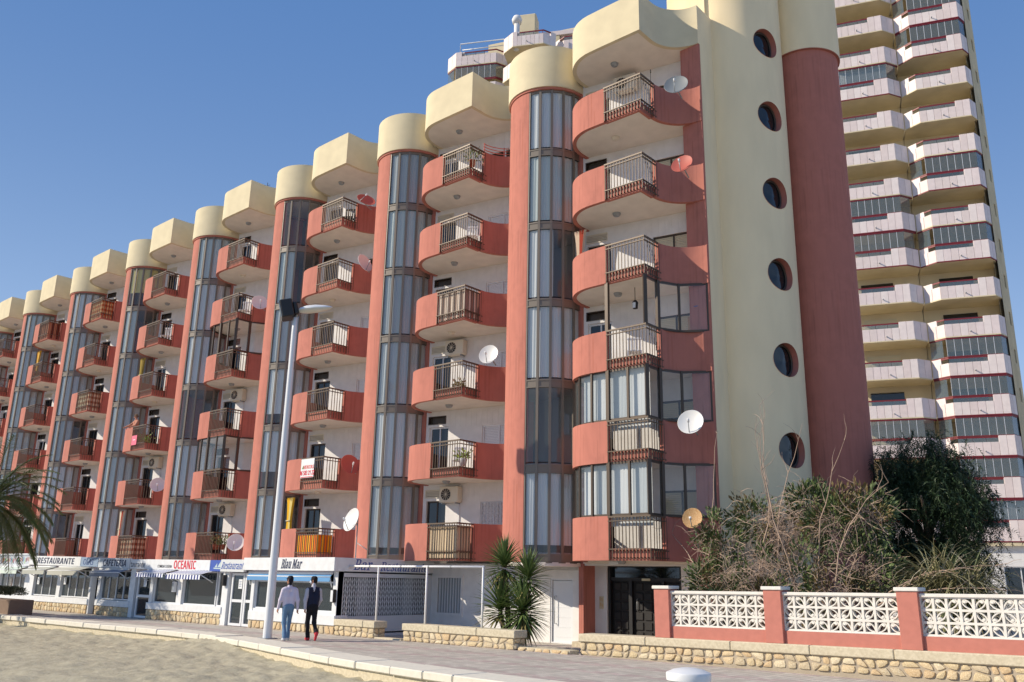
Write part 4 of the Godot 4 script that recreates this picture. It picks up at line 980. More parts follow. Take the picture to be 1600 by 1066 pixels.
	for i in 42:
		var z := SZ - 0.3 - i * 0.092; box(t, Vector3(-10.58, 0.58, z - 0.008), Vector3(-10.56, 1.81, z + 0.008))
		if i < 41:
			for k in 7: bar(t, Vector3(-10.57, 0.6 + k * 0.17 + 0.17 * (i % 2), z), Vector3(-10.57, 0.6 + k * 0.17 + 0.17 * ((i + 1) % 2), z - 0.092), 0.006)
	obj("folding_grille", t, M.metal_white, s).set_meta("kind", "stuff")
	for z in [1.35, -0.75]:
		t = st(); box(t, Vector3(-10.72, 0.57, z - 0.22), Vector3(-10.6, 1.82, z + 0.22)); obj("pillar", t, M.metal_grey, s)
	t = st(); box(t, Vector3(-10.9, 0.57, -1.8), Vector3(-10.88, 1.82, 2.2)); obj("pane", t, mat(Color(0.46, 0.47, 0.48), 0.5), s)
	var sd := thing("shop_sign", "grey fascia in shade with blue script reading Bar Restaurante", "sign", Vector3(-10.44, 2.22, 0.35), PI / 2)
	t = st(); bbox(t, Vector3(-2.3, -0.22, -0.06), Vector3(2.3, 0.22, 0.0), 0.008); obj("board", t, M.shop_white, sd)
	words("lettering", "Bar", 0.36, mat(Color(0.25, 0.32, 0.60), 0.6), sd, Vector3(-1.15, 0.0, 0.003), 0.0, "Droid Serif", false, 0.3, 0.95)
	words("lettering", "Restaurante", 0.32, mat(Color(0.25, 0.32, 0.60), 0.6), sd, Vector3(0.75, -0.03, 0.003), 0.0, "Droid Serif", false, 0.3, 0.92)
	# pergola of white pipes
	var pg := thing("pipe_pergola", "bare white pipe frame standing on the stone planter walls in front of the grille", "pergola")
	for q in [[-10.72, 0.5], [-8.95, 0.5], [-6.7, 0.5], [-4.36, 0.5]]:
		t = ss(); tube(t, [Vector3(q[0], q[1] - 0.1, 2.1), Vector3(q[0], 2.16, 2.1)], 0.032, 8); obj("post", t, M.pipe_white, pg)
	t = ss(); tube(t, [Vector3(-10.75, 2.17, 2.1), Vector3(-4.33, 2.17, 2.1)], 0.034, 8)
	obj("beam", t, M.pipe_white, pg)
	for x in [-9.4, -7.9, -6.65, -5.7]:
		t = ss(); tube(t, [Vector3(x, 2.17, 2.1), Vector3(x + 0.05, 2.17, 2.1)], 0.042, 8); obj("coupling", t, M.metal_grey, pg)

# ------------------------------------------------------------------ planters, plinth, garden fence
func planter(label: String, x0: float, x1: float, z: float, h: float, sd: int, depth := 0.45):
	var p := thing("planter_wall", label, "low wall"); var t := st()
	box(t, Vector3(x0 + 0.02, -0.12, z - depth), Vector3(x1 - 0.03, h, z)); obj("core", t, M.mortar, p)
	stone_facing(p, x0, x1, 0.0, h, Transform3D(Basis.IDENTITY, Vector3(0, 0, z)), sd, 0.27, 0.16)
	stone_facing(p, 0.0, depth, 0.0, h, Transform3D(Basis(Vector3.UP, PI / 2), Vector3(x1 - 0.03, 0, z)), sd + 1, 0.22, 0.16)
	var x := x0 - 0.04; var r := RandomNumberGenerator.new(); r.seed = sd
	while x < x1 - 0.02:
		var w: float = min(r.randf_range(1.0, 1.6), x1 + 0.04 - x)
		if x1 + 0.04 - x - w < 0.4: w = x1 + 0.04 - x
		t = st(); bbox(t, Vector3(x + 0.004, h, z - depth - 0.04), Vector3(x + w - 0.004, h + 0.2, z + 0.05), 0.018); obj("coping_stone", t, M.coping, p); x += w
	return p

func build_planters_and_fence():
	planter("low stone wall with pale coping joining the corner restaurant, left of the gap", -10.45, -8.5, SZ + 0.02, 0.3, 41)
	planter("low stone planter wall with pale coping below the yuccas", -7.2, -2.78, SZ, 0.3, 43)
	var t := st(); bbox(t, Vector3(-8.48, -0.1, 2.2), Vector3(-7.24, 0.04, 2.55), 0.015); tag(obj("doorstep", t, M.coping), "pale stone step in the gap between the two low stone walls", "step")
	var lp := thing("low_step_wall", "very low stone edged step in front of the white door", "step"); t = st()
	box(t, Vector3(-2.74, -0.1, 2.0), Vector3(-1.0, 0.09, 2.4)); obj("core", t, M.coping, lp); stone_facing(lp, -2.74, -1.0, -0.02, 0.09, Transform3D(Basis.IDENTITY, Vector3(0, 0, 2.4)), 45, 0.26, 0.11)
	# plinth and fence
	var f := thing("garden_fence", "garden wall of red pillars and white openwork blocks on a stone plinth", "fence", Vector3(-0.95, 0, 2.0))
	f.rotation.z = 0.011
	t = st(); box(t, Vector3(0.0, -0.3, -0.5), Vector3(16.0, 0.3, -0.02)); var pl := obj("plinth", t, M.mortar, f)
	stone_facing(pl, 0.0, 12.4, -0.02, 0.3, Transform3D(Basis.IDENTITY, Vector3(0, 0, -0.02)), 47, 0.25, 0.16)
	stone_facing(pl, 0.0, 0.5, -0.02, 0.3, Transform3D(Basis(Vector3.UP, -PI / 2), Vector3(0.0, 0, -0.5)), 49, 0.24, 0.16)
	var x := -0.04; var r := RandomNumberGenerator.new(); r.seed = 3
	while x < 16.0:
		var w := r.randf_range(1.5, 2.6)
		t = st(); bbox(t, Vector3(x + 0.004, 0.3, -0.56), Vector3(x + w - 0.004, 0.5, 0.05), 0.02); obj("coping_stone", t, M.coping, pl); x += w
	var px := [2.24, 5.13, 8.06, 10.98, 13.9]
	for i in px.size():
		t = st(); bbox(t, Vector3(px[i], 0.5, -0.48), Vector3(px[i] + 0.42, 1.64, -0.05), 0.008); var p := obj("pillar", t, M.fence_red, f)
		t = st(); bbox(t, Vector3(px[i] - 0.035, 1.64, -0.52), Vector3(px[i] + 0.455, 1.72, -0.015), 0.012); obj("pillar_cap", t, M.screen_white, p)
		if i < px.size() - 1:
			var a: float = px[i] + 0.42; var b: float = px[i + 1]
			t = st(); box(t, Vector3(a, 0.5, -0.36), Vector3(b, 0.77, -0.12)); obj("base_band", t, M.fence_red, f)
			t = st(); bbox(t, Vector3(a, 1.53, -0.33), Vector3(b, 1.6, -0.12), 0.008); obj("top_rail", t, M.screen_white, f)
			t = st(); bbox(t, Vector3(a, 0.77, -0.31), Vector3(b, 0.79, -0.14), 0.004); obj("bottom_rail", t, M.screen_white, f)
			screen(f, a, b, 0.79, 1.53)
	# garden boundary returning at the left end
	t = st(); box(t, Vector3(2.34, 0.06, -3.9), Vector3(2.5, 0.9, -0.48)); obj("return_wall", t, M.fence_red, f)

var block_mesh := {}
func screen(f: Node3D, x0: float, x1: float, y0: float, y1: float):
	var cols := 10; var rows := 3; var w := (x1 - x0) / cols; var h := (y1 - y0) / rows
	for j in rows:
		for i in cols:
			var mx := i % 2; var my := j % 2; var key := "%d%d%.3f" % [mx, my, w]
			if not block_mesh.has(key):
				var t := st(); var d := 0.05
				var P := func(u: float, v: float) -> Vector2: return Vector2((w - u if mx else u), (h - v if my else v))
				var line := func(pts: Array, wd: float):
					for k in pts.size() - 1:
						var a: Vector2 = pts[k]; var b: Vector2 = pts[k + 1]; var nn := (b - a).orthogonal().normalized() * wd * 0.5
						var e := (b - a).normalized() * wd * 0.2; a -= e; b += e
						var c := [a + nn, a - nn, b - nn, b + nn]; var cc := []
						for q in c: cc.append(P.call(q.x, q.y))
						if (mx + my) % 2 == 0: cc.reverse()
						var fz := 0.0 - 0.0007 * k; var bz := -2 * d + 0.0007 * k
						quad(t, Vector3(cc[3].x, cc[3].y, fz), Vector3(cc[2].x, cc[2].y, fz), Vector3(cc[1].x, cc[1].y, fz), Vector3(cc[0].x, cc[0].y, fz))
						quad(t, Vector3(cc[0].x, cc[0].y, bz), Vector3(cc[1].x, cc[1].y, bz), Vector3(cc[2].x, cc[2].y, bz), Vector3(cc[3].x, cc[3].y, bz))
						for z in 4:
							var u: Vector2 = cc[z]; var v: Vector2 = cc[(z + 1) % 4]
							quad(t, Vector3(u.x, u.y, fz), Vector3(v.x, v.y, fz), Vector3(v.x, v.y, bz), Vector3(u.x, u.y, bz))
				var g := 0.024
				box(t, Vector3(0, 0, -0.1), Vector3(g, h, 0.012)); box(t, Vector3(w - g, 0, -0.1), Vector3(w, h, 0.012)); box(t, Vector3(g, 0, -0.1), Vector3(w - g, g, 0.0115)); box(t, Vector3(g, h - g, -0.1), Vector3(w - g, h, 0.0115))
				# leaf between two arcs from the corner (0,0) to the corner (w,h); a curl inside
				var a1 := []; var a2 := []
				for k in 9:
					var q := deg_to_rad(90.0 * k / 8.0)
					a1.append(Vector2(w * 0.93 - cos(q) * w * 0.84, h * 0.07 + sin(q) * h * 0.84)); a2.append(Vector2(w * 0.07 + sin(q) * w * 0.84, h * 0.93 - cos(q) * h * 0.84))
				line.call(a1, 0.022); line.call(a2, 0.0221)
				var curl := []
				for k in 9:
					var q := deg_to_rad(200.0 - 250.0 * k / 8.0); curl.append(Vector2(w * 0.66 + cos(q) * w * (0.17 - 0.009 * k), h * 0.70 + sin(q) * h * (0.17 - 0.009 * k)))
				line.call(curl, 0.02)
				var tt := ss(); var c2: Vector2 = P.call(w * 0.63, h * 0.66)
				lathe(t, [Vector2(0.030, -0.09), Vector2(0.030, -0.004), Vector2(0.022, 0.006), Vector2(0.0, 0.008)], 10, Transform3D(Basis(Vector3(1, 0, 0), Vector3(0, 0, 1), Vector3(0, -1, 0)), Vector3(c2.x, c2.y, 0)))
				block_mesh[key] = done(t)
			put("openwork_block", block_mesh[key], M.screen_white, f).position = Vector3(x0 + i * w, y0 + j * h, -0.17)

# ------------------------------------------------------------------ things on the balconies
func loc(b: int, l: int, x: float, y: float, z: float) -> Vector3: return Vector3(x - BAY * b, yb(l) + y, z)
func air_con(b: int, l: int, label: String, dx := -2.2, dy := 2.42):
	var a := thing("air_conditioner", label, "air conditioner", loc(b, l, dx, dy, -1.86), 0.19, "air conditioners under the balcony soffits")
	var t := st(); bbox(t, Vector3(-0.42, -0.29, -0.14), Vector3(0.42, 0.29, 0.16), 0.025); obj("casing", t, M.ac, a)
	t = ss(); lathe(t, [Vector2(0.25, 0.155), Vector2(0.25, 0.172), Vector2(0.22, 0.172), Vector2(0.21, 0.158)], 24, Transform3D(Basis(Vector3(1, 0, 0), Vector3(0, 0, 1), Vector3(0, -1, 0)), Vector3(-0.12, 0, 0))); obj("fan_ring", t, M.ac, a)
	t = st(); slab(t, arc(Vector2.ZERO, 0.215, 0, 360, 23), 0.161, 0.1625); obj("fan_opening", t, M.dark, a).transform = Transform3D(Basis(Vector3(1, 0, 0), Vector3(0, 0, 1), Vector3(0, -1, 0)), Vector3(-0.12, 0, 0))
	t = st()
	for k in 6: bar(t, Vector3(-0.12 - cos(PI * k / 6) * 0.215, -sin(PI * k / 6) * 0.215, 0.168), Vector3(-0.12 + cos(PI * k / 6) * 0.215, sin(PI * k / 6) * 0.215, 0.168), 0.005)
	obj("fan_guard", t, M.ac, a)
	t = st()
	for x in [-0.3, 0.3]: t = st(); box(t, Vector3(x - 0.02, -0.34, -0.2), Vector3(x + 0.02, -0.292, 0.14)); obj("bracket", t, M.metal_grey, a)
	t = ss(); tube(t, [Vector3(0.3, -0.28, -0.05), Vector3(0.32, -0.7, -0.12), Vector3(0.30, -1.6, -0.14)], 0.018, 6); obj("hose", t, M.metal_white, a)

func dish(at: Vector3, r: float, m, label: String, face: Vector3, arm := Vector3(0, -0.3, -0.35)):
	var d := thing("satellite_dish", label, "satellite dish", at)
	var bs := basis_to(face); var xf := Transform3D(bs, Vector3.ZERO)
	var t := ss(); var prof := []
	for k in 7: var q := k / 6.0; prof.append(Vector2(max(0.001, r * q), 0.22 * r * q * q))
	var back := []
	for k in range(6, -1, -1): var q := k / 6.0; back.append(Vector2(max(0.001, r * q), 0.22 * r * q * q - 0.02))
	t.set_smooth_group(1); lathe(t, back, 28, xf); t.set_smooth_group(2); prof.reverse(); lathe(t, prof, 28, xf); t.set_smooth_group(3)
	lathe(t, [Vector2(r, 0.22 * r - 0.02), Vector2(r + 0.008, 0.22 * r - 0.005), Vector2(r, 0.22 * r)], 28, xf)
	obj("reflector", t, m, d)
	t = ss(); tube(t, [xf * Vector3(0.0, 0.16 * r, r * 0.9), xf * Vector3(0, 0.8 * r, r * 0.25)], 0.014, 6); obj("feed_arm", t, M.metal_grey, d)
	t = ss(); tube(t, [xf * Vector3(0, 0.72 * r, r * 0.28), xf * Vector3(0, 0.95 * r, r * 0.12)], 0.035, 8); obj("receiver", t, M.metal_white, d)
	t = ss(); tube(t, [xf * Vector3(0, -0.02, 0), xf * Vector3(0, -0.12, 0.02), arm], 0.022, 6); obj("mount", t, M.metal_grey, d)
	return d

func cloth(b: int, l: int, label: String, cat: String, front: bool, c0: Color, c1: Color, mode: int, y0 := 0.08, y1 := 1.16):
	# a sheet tied inside the railing; mode 0 plain folds, 1 padded strips, 2 checks
	var o := thing("railing_cloth", label, cat, loc(b, l, 0, 0, 0))
	var t := ss(); var nx := 40; var ny := 16
	var path := [Vector2(-1.42, -0.06), Vector2(-0.06, -0.06), Vector2(-0.06, -0.78)]
	var L := 1.36 + 0.72
	var at := func(s: float) -> Vector2:
		return path[0].lerp(path[1], s / 1.36) if s < 1.36 else path[1].lerp(path[2], (s - 1.36) / 0.72)
	for i in nx:
		for j in ny:
			var col := c0
			if mode == 1: col = c0 if (i / 2) % 2 == 0 else c0.lerp(c1, 0.25)
			elif mode == 2: col = c0.lerp(c1, 0.5 * float((i / 2) % 2) + 0.5 * float((j / 2) % 2))
			elif mode == 3: col = c0 if (i / 3) % 2 == 0 else c1
			t.set_color(col.srgb_to_linear())
			var v := []
			for q in [[i, j], [i + 1, j], [i + 1, j + 1], [i, j + 1]]:
				var s: float = L * q[0] / nx; var p: Vector2 = at.call(s)
				var f := 0.012 * sin(q[0] * 1.7 + l) + (0.03 * absf(sin(q[0] * PI / 5.0)) if mode == 1 else 0.0)
				var nrm := Vector2(0, 1) if s < 1.36 else Vector2(1, 0)
				p -= nrm * (0.035 - f); v.append(Vector3(p.x, lerpf(y0, y1, float(q[1]) / ny) + 0.01 * sin(q[0] * 0.9) * (1.0 - float(q[1]) / ny), p.y))
			quad(t, v[0], v[1], v[2], v[3])
	obj("sheet", t, M.vertex, o)
	t = ss(); tube(t, [Vector3(-1.42, y1, -0.075), Vector3(-0.075, y1, -0.075), Vector3(-0.075, y1, -0.78)], 0.008, 5); obj("cord", t, M.metal_white, o)

func drape(b: int, l: int, label: String, c0: Color, c1: Color, x := -3.25, z := -0.9):
	var o := thing("gathered_curtain", label, "curtain", loc(b, l, x, 0.0, z)); var t := ss(); var n := 14
	for j in 12:
		for i in n:
			var v := []
			for q in [[i, j], [i + 1, j], [i + 1, j + 1], [i, j + 1]]:
				var h: float = q[1] / 12.0; var w := 0.13 + 0.10 * pow(absf(h - 0.45) * 2.0, 1.6); var a: float = float(q[0]) / n
				v.append(Vector3((a - 0.5) * 2.0 * w, 0.9 + h * 1.72, 0.05 * sin(q[0] * 2.1)))
			t.set_color((c0 if (i / 2) % 2 == 0 else c1).srgb_to_linear()); quad(t, v[0], v[1], v[2], v[3])
	obj("cloth", t, M.vertex, o)
	t = ss(); tube(t, [Vector3(-0.14, 1.66, 0.06), Vector3(0.14, 1.66, 0.06)], 0.02, 6); obj("tie", t, M.shutter, o)

func pot_plant(at: Vector3, label: String, c: Color, h: float, sd: int, pot: Color, group := ""):
	var o := thing("potted_plant", label, "potted plant", at, 0.0, group)
	var t := ss(); lathe(t, [Vector2(0.001, 0), Vector2(0.10, 0), Vector2(0.14, 0.22), Vector2(0.15, 0.24), Vector2(0.13, 0.24), Vector2(0.001, 0.2)], 14); obj("pot", t, mat(pot, 0.8), o)
	var r := RandomNumberGenerator.new(); r.seed = sd; t = st()
	for i in 90:
		var d := Vector3(r.randf_range(-1, 1), r.randf_range(0.1, 1.4), r.randf_range(-1, 1)) * h * 0.55
		leaf(t, Vector3(0, 0.22, 0) + d * r.randf_range(0.3, 1.0), d.normalized() + Vector3(0, r.randf_range(-0.5, 0.4), 0), r.randf_range(0.10, 0.18), 0.03, c.lerp(Color(0.25, 0.32, 0.1), r.randf()), r)
	obj("foliage", t, M.leaf, o)

func build_balcony_things():
	air_con(0, 0, "white air conditioner under the cream soffit of the top nearest balcony", -1.75, 2.4)
	air_con(1, 3, "white air conditioner on the wall above the white dish, second balcony column")
	air_con(1, 5, "white air conditioner beside a louvre over the padded beige railing cloth")
	air_con(3, 3, "white air conditioner under the balcony with bronze posts, fourth column from the tower")
	air_con(3, 5, "white air conditioner under the glazed-in balcony, fourth column from the tower")
	air_con(4, 4, "grey air conditioner under the balcony with the pink poster")
	# dishes
	var weak := mat(Color(0.50, 0.52, 0.53), 0.5); var redd := mat(Color(0.70, 0.36, 0.31), 0.6); var wh := mat(Color(0.86, 0.86, 0.85), 0.45)
	var rust := rough_mat(Color(0.88, 0.82, 0.68), noise_tex(0.03, Color(0.62, 0.38, 0.14), Color(1, 1, 1), 55, 4), 2.2, 0.7)
	dish(Vector3(0.88, 17.2, -0.75), 0.38, weak, "grey mesh satellite dish on the topmost balcony beside the cream tower", Vector3(0.35, 0.30, 0.9))
	dish(Vector3(1.02, 14.36, -0.72), 0.34, redd, "salmon painted satellite dish beside the cream tower, below the grey one", Vector3(0.15, 0.35, 0.9))
	dish(Vector3(1.0, 6.25, -0.7), 0.37, wh, "large clean white satellite dish on the red wall above the garden bush", Vector3(0.25, 0.28, 0.9))
	dish(Vector3(0.95, 3.56, -0.7), 0.28, rust, "small white satellite dish with rust patches just above the bush", Vector3(0.2, 0.2, 0.95), Vector3(0.0, -0.8, -0.25))
	var d: Node3D = dish(Vector3(-6.85, 9.45, -0.62), 0.36, wh, "white satellite dish with pale blue print on a second column balcony", Vector3(0.3, 0.25, 0.9))
	dish(Vector3(-14.3, 17.45, -0.6), 0.40, redd, "salmon satellite dish on the top balcony of the third column", Vector3(0.75, 0.6, 0.3))
	dish(Vector3(-14.15, 14.55, -0.6), 0.40, wh, "white satellite dish seen edge on, second balcony from the top in the third column", Vector3(0.9, 0.3, -0.1))
	dish(Vector3(-14.2, 6.1, -0.6), 0.40, redd, "salmon satellite dish half hidden behind a red pier, low in the third column", Vector3(0.9, 0.3, 0.2))
	dish(Vector3(-21.75, 14.3, -0.6), 0.38, wh, "pale satellite dish half hidden behind a red pier high in the fourth column", Vector3(0.8, 0.3, 0.4))
	dish(Vector3(-21.75, 3.2, -0.6), 0.37, wh, "white satellite dish on the lowest balcony beside flower pots, fourth column", Vector3(0.7, 0.2, 0.6))
	dish(Vector3(-29.4, 6.15, -0.6), 0.36, wh, "white satellite dish on the fifth column under a grey air conditioner", Vector3(0.8, 0.2, 0.5))
	d = dish(Vector3(-11.4, 3.75, 1.3), 0.42, wh, "white satellite dish on a thin pole above the corner restaurant roof", Vector3(-0.1, 0.3, 0.95), Vector3(0.02, -0.2, -0.2))
	var t := ss(); tube(t, [Vector3(0.02, -1.45, -0.2), Vector3(0.02, 0.1, -0.2)], 0.022, 6); tube(t, [Vector3(0.02, -0.75, -0.2), Vector3(0.5, -1.0, -0.3)], 0.014, 6); obj("pole", t, M.metal_grey, d)
	# aerial whip beside the top dish
	t = ss(); tube(t, [Vector3(-0.06, yb(0) + 1.0, -0.72), Vector3(-0.04, yb(0) + 1.75, -0.72)], 0.009, 5); t.set_smooth_group(1); lathe(t, [Vector2(0.001, 0), Vector2(0.018, 0), Vector2(0.018, 0.12), Vector2(0.001, 0.12)], 8, Transform3D(Basis.IDENTITY, Vector3(-0.04, yb(0) + 1.62, -0.72))); tag(obj("whip_aerial", t, M.dark), "thin whip aerial at the railing left of the grey mesh dish", "aerial")
	# cloths
	var be := Color(0.84, 0.76, 0.64)
	cloth(1, 2, "pale cloth strips behind the railing, third balcony from the top in the second column", "railing cloth", true, Color(0.86, 0.80, 0.74), Color(0.6, 0.5, 0.45), 3)
	cloth(1, 5, "padded beige cloth behind the lowest railing of the second column", "railing cloth", true, be, Color(0.5, 0.42, 0.34), 1)
	cloth(2, 5, "orange and yellow cloth behind the railing above the corner restaurant", "railing cloth", true, Color(0.93, 0.66, 0.12), Color(0.90, 0.45, 0.08), 3, 0.28, 1.0)
	cloth(4, 5, "brown and cream checked cloth on the lowest railing of the fifth column", "railing cloth", true, Color(0.88, 0.78, 0.66), Color(0.50, 0.20, 0.13), 2)
	cloth(5, 0, "orange checked cloth on the top railing of the sixth column", "railing cloth", true, Color(0.90, 0.76, 0.55), Color(0.66, 0.24, 0.08), 2)
	cloth(5, 2, "cream plaid cloth on a middle railing of the sixth column", "railing cloth", true, Color(0.88, 0.84, 0.72), Color(0.55, 0.33, 0.22), 2)
	cloth(6, 0, "dark red and cream striped cloth on the top railing of the seventh column", "railing cloth", true, Color(0.40, 0.14, 0.11), Color(0.75, 0.52, 0.40), 3)
	cloth(7, 3, "white cloth behind a railing beside the palm", "railing cloth", true, Color(0.86, 0.85, 0.82), Color(0.74, 0.70, 0.66), 3)
	cloth(7, 5, "tan cloth on the lowest railing behind the palm fronds", "railing cloth", true, Color(0.85, 0.77, 0.66), Color(0.60, 0.36, 0.28), 3)
	drape(4, 5, "red and white striped curtain gathered beside the checked railing cloth", Color(0.84, 0.78, 0.70), Color(0.62, 0.24, 0.18))
	drape(2, 5, "yellow striped curtain gathered above the orange railing cloth", Color(0.88, 0.68, 0.14), Color(0.84, 0.78, 0.5))
	drape(4, 2, "olive curtain gathered beside a third floor door, fifth column", Color(0.62, 0.54, 0.26), Color(0.50, 0.43, 0.20))
	drape(6, 1, "gold curtain gathered under the striped red cloth, seventh column", Color(0.80, 0.58, 0.16), Color(0.86, 0.72, 0.4))
	drape(0, 2, "thin red and white striped awning rolled up at the nearest column", Color(0.80, 0.72, 0.64), Color(0.60, 0.22, 0.16), -3.3, -1.2)
	# banner with a telephone number and a pink poster
	var bn := thing("banner", "white banner with red telephone number tied to a third column railing", "banner", loc(2, 4, -0.95, 0.82, 0.045))
	t = st(); bbox(t, Vector3(-0.43, -0.38, -0.004), Vector3(0.43, 0.38, 0.004), 0.002); obj("sheet", t, M.shop_white, bn)
	words("lettering", "VENTAS", 0.15, mat(Color(0.85, 0.42, 0.40), 0.7), bn, Vector3(0.08, 0.04, 0.006), 0.0, "Droid Sans", true, 0.1, 0.95)
	words("telephone_number", "96 583 21 22", 0.19, M.sign_red, bn, Vector3(0.0, -0.19, 0.006), 0.0, "Droid Sans", true, 0.05, 0.66)
	t = st(); box(t, Vector3(-0.4, -0.365, 0.004), Vector3(0.4, -0.335, 0.007)); obj("red_line", t, M.sign_red, bn)
	t = st(); tri(t, Vector3(-0.36, -0.02, 0.007), Vector3(-0.24, -0.02, 0.007), Vector3(-0.28, 0.12, 0.007)); obj("green_mark", t, mat(Color(0.30, 0.52, 0.30), 0.7), bn)
	bn = thing("poster", "small pink poster tied to the railing below the leaning person", "poster", loc(4, 3, -1.05, 0.50, 0.04))
	t = st(); bbox(t, Vector3(-0.27, -0.25, -0.004), Vector3(0.27, 0.25, 0.004), 0.002); obj("sheet", t, mat(Color(0.88, 0.42, 0.52), 0.7), bn)
	t = st(); box(t, Vector3(-0.12, 0.0, 0.004), Vector3(0.12, 0.04, 0.006)); obj("print", t, M.shop_white, bn)
	# plants and furniture
	pot_plant(loc(1, 0, -0.35, 0.62, -0.5), "bushy green plant spilling over the top railing of the second column", Color(0.08, 0.15, 0.04), 0.8, 61, Color(0.6, 0.3, 0.2))
	pot_plant(loc(4, 3, -0.9, 0.2, -0.45), "bright green pot plant behind the railing with the pink poster", Color(0.3, 0.45, 0.06), 0.8, 62, Color(0.75, 0.75, 0.2))
	pot_plant(loc(3, 5, -0.4, 0.5, -0.4), "plant with red flowers on the lowest balcony of the fourth column", Color(0.35, 0.12, 0.06), 0.5, 63, Color(0.6, 0.3, 0.2))
	pot_plant(loc(3, 5, -0.15, 0.5, -0.6), "leafy green plant at the railing corner above the script sign", Color(0.12, 0.2, 0.05), 0.5, 64, Color(0.6, 0.3, 0.2))
	pot_plant(loc(1, 3, -0.6, 0.2, -0.5), "low terracotta planter with flowers below the white dish", Color(0.35, 0.16, 0.08), 0.35, 65, Color(0.65, 0.32, 0.22))
	pot_plant(loc(1, 4, -0.3, 0.4, -0.5), "yellow green plant on the fifth balcony down of the second column", Color(0.4, 0.5, 0.05), 0.45, 66, Color(0.8, 0.8, 0.8))
	pot_plant(loc(6, 5, -0.5, 0.3, -0.5), "dark potted plant on a low balcony above the Restaurante fascia", Color(0.1, 0.14, 0.05), 0.7, 67, Color(0.5, 0.3, 0.2))
	var fl := thing("hanging_lantern", "small black lantern hanging in the open glazed balcony beside the cream tower", "lantern", Vector3(-1.0, yb(2) + 0.03, -1.0))
	t = ss(); tube(t, [Vector3(0, 0, 0), Vector3(0, -0.42, 0)], 0.012, 5); obj("chain", t, M.black, fl)
	t = ss(); lathe(t, [Vector2(0.001, -0.72), Vector2(0.08, -0.70), Vector2(0.10, -0.50), Vector2(0.04, -0.42), Vector2(0.001, -0.42)], 8); obj("lantern_body", t, M.black, fl)
	t = ss(); lathe(t, [Vector2(0.055, -0.695), Vector2(0.075, -0.52)], 8, Transform3D(Basis.IDENTITY, Vector3(0.0, 0.0, 0.04))); obj("pane", t, M.metal_white, fl)
	var bu := thing("bucket", "blue plastic bucket on a shelf behind the side panes of the nearest column", "bucket", Vector3(0.62, yb(3) + 1.85, -2.1))
	t = ss(); lathe(t, [Vector2(0.001, 0), Vector2(0.13, 0), Vector2(0.17, 0.28), Vector2(0.15, 0.28), Vector2(0.12, 0.03), Vector2(0.001, 0.03)], 16); obj("body", t, mat(Color(0.10, 0.40, 0.68), 0.5), bu)
	t = ss(); lathe(t, [Vector2(0.17, 0.265), Vector2(0.185, 0.27), Vector2(0.185, 0.29), Vector2(0.15, 0.29)], 16); obj("rim", t, mat(Color(0.08, 0.34, 0.60), 0.5), bu)
	var sh := thing("wooden_cabinet", "pale wooden cabinet under the blue bucket behind the side panes", "cabinet", Vector3(0.6, yb(3) + 0.2, -2.14))
	t = st(); bbox(t, Vector3(-0.3, 0, -0.18), Vector3(0.3, 1.65, 0.18), 0.01); obj("body", t, mat(Color(0.70, 0.55, 0.42), 0.7), sh); t = st(); bbox(t, Vector3(-0.27, 0.05, 0.18), Vector3(0.27, 1.6, 0.2), 0.008); obj("door", t, mat(Color(0.68, 0.53, 0.40), 0.7), sh)
	for q in [[1, 1, "white garden chair behind the railing, second balcony down of the second column", -0.5], [1, 4, "white garden chair behind the railing among bright pots", -0.75], [0, 3, "white garden chair on the half glazed balcony beside the tower", -0.9], [4, 1, "white garden chair behind a railing in the fifth column", -0.6], [3, 1, "white garden chair on the second balcony down of the fourth column", -0.6], [2, 0, "dark folded chair behind the top railing of the third column", -0.5]]:
		var ch := thing("garden_chair", q[2], "chair", loc(q[0], q[1], q[3], 0.2, -0.75), 0.6)
		var cm = M.pipe_white if q[0] != 2 else M.dark
		t = st(); bbox(t, Vector3(-0.22, 0.42, -0.22), Vector3(0.22, 0.45, 0.22), 0.01); obj("seat", t, cm, ch)
		t = st()
		for k in 5: bbox(t, Vector3(-0.2 + k * 0.09, 0.46, -0.24), Vector3(-0.15 + k * 0.09, 0.95, -0.21), 0.006)
		bbox(t, Vector3(-0.22, 0.9, -0.25), Vector3(0.22, 0.97, -0.2), 0.01); obj("backrest", t, cm, ch)
		for lx in [-0.2, 0.2]:
			for lz in [-0.2, 0.2]: t = st(); bbox(t, Vector3(lx - 0.02, 0, lz - 0.02), Vector3(lx + 0.02, 0.42, lz + 0.02), 0.005); obj("leg", t, cm, ch)
	for q in [[0, 1, 0], [2, 2, 1], [3, 0, 2], [5, 1, 3], [0, 5, 4]]: pass
	# window grille of the lowest balcony in the second column
	var gr := thing("window_grille", "white folding grille over the window of the second column's lowest balcony", "grille", loc(1, 5, 0, 0, 0)); t = st()
	for i in 11:
		var x := -0.98 + i * 0.135; var z := -2.22 - (x + 0.98) * 0.19
		box(t, Vector3(x - 0.012, 1.04, z - 0.012), Vector3(x + 0.012, 2.12, z + 0.012))
	obj("upright_bars", t, M.metal_white, gr); t = st()
	for i in 10:
		var x := -0.98 + i * 0.135; var z := -2.225 - (x + 0.98) * 0.19
		for k in 6: bar(t, Vector3(x, 1.06 + k * 0.175 + 0.17 * (i % 2), z), Vector3(x + 0.135, 1.06 + k * 0.175 + 0.17 * ((i + 1) % 2), z - 0.025), 0.01)
	obj("diamond_bars", t, M.metal_white, gr)
	# pink wall rail on the top balcony of the second column
	gr = thing("side_rail", "salmon painted extra rail above the concave wall, top balcony of the second column", "rail", loc(1, 0, 0, 0, 0)); t = ss()
	for k in 3:
		var pp := []
		for p in arc(Vector2(1.1, -0.8), 1.14, 180, 262, 8): pp.append(p3(p, 1.36 + 0.12 * k))
		tube(t, pp, 0.018, 5)
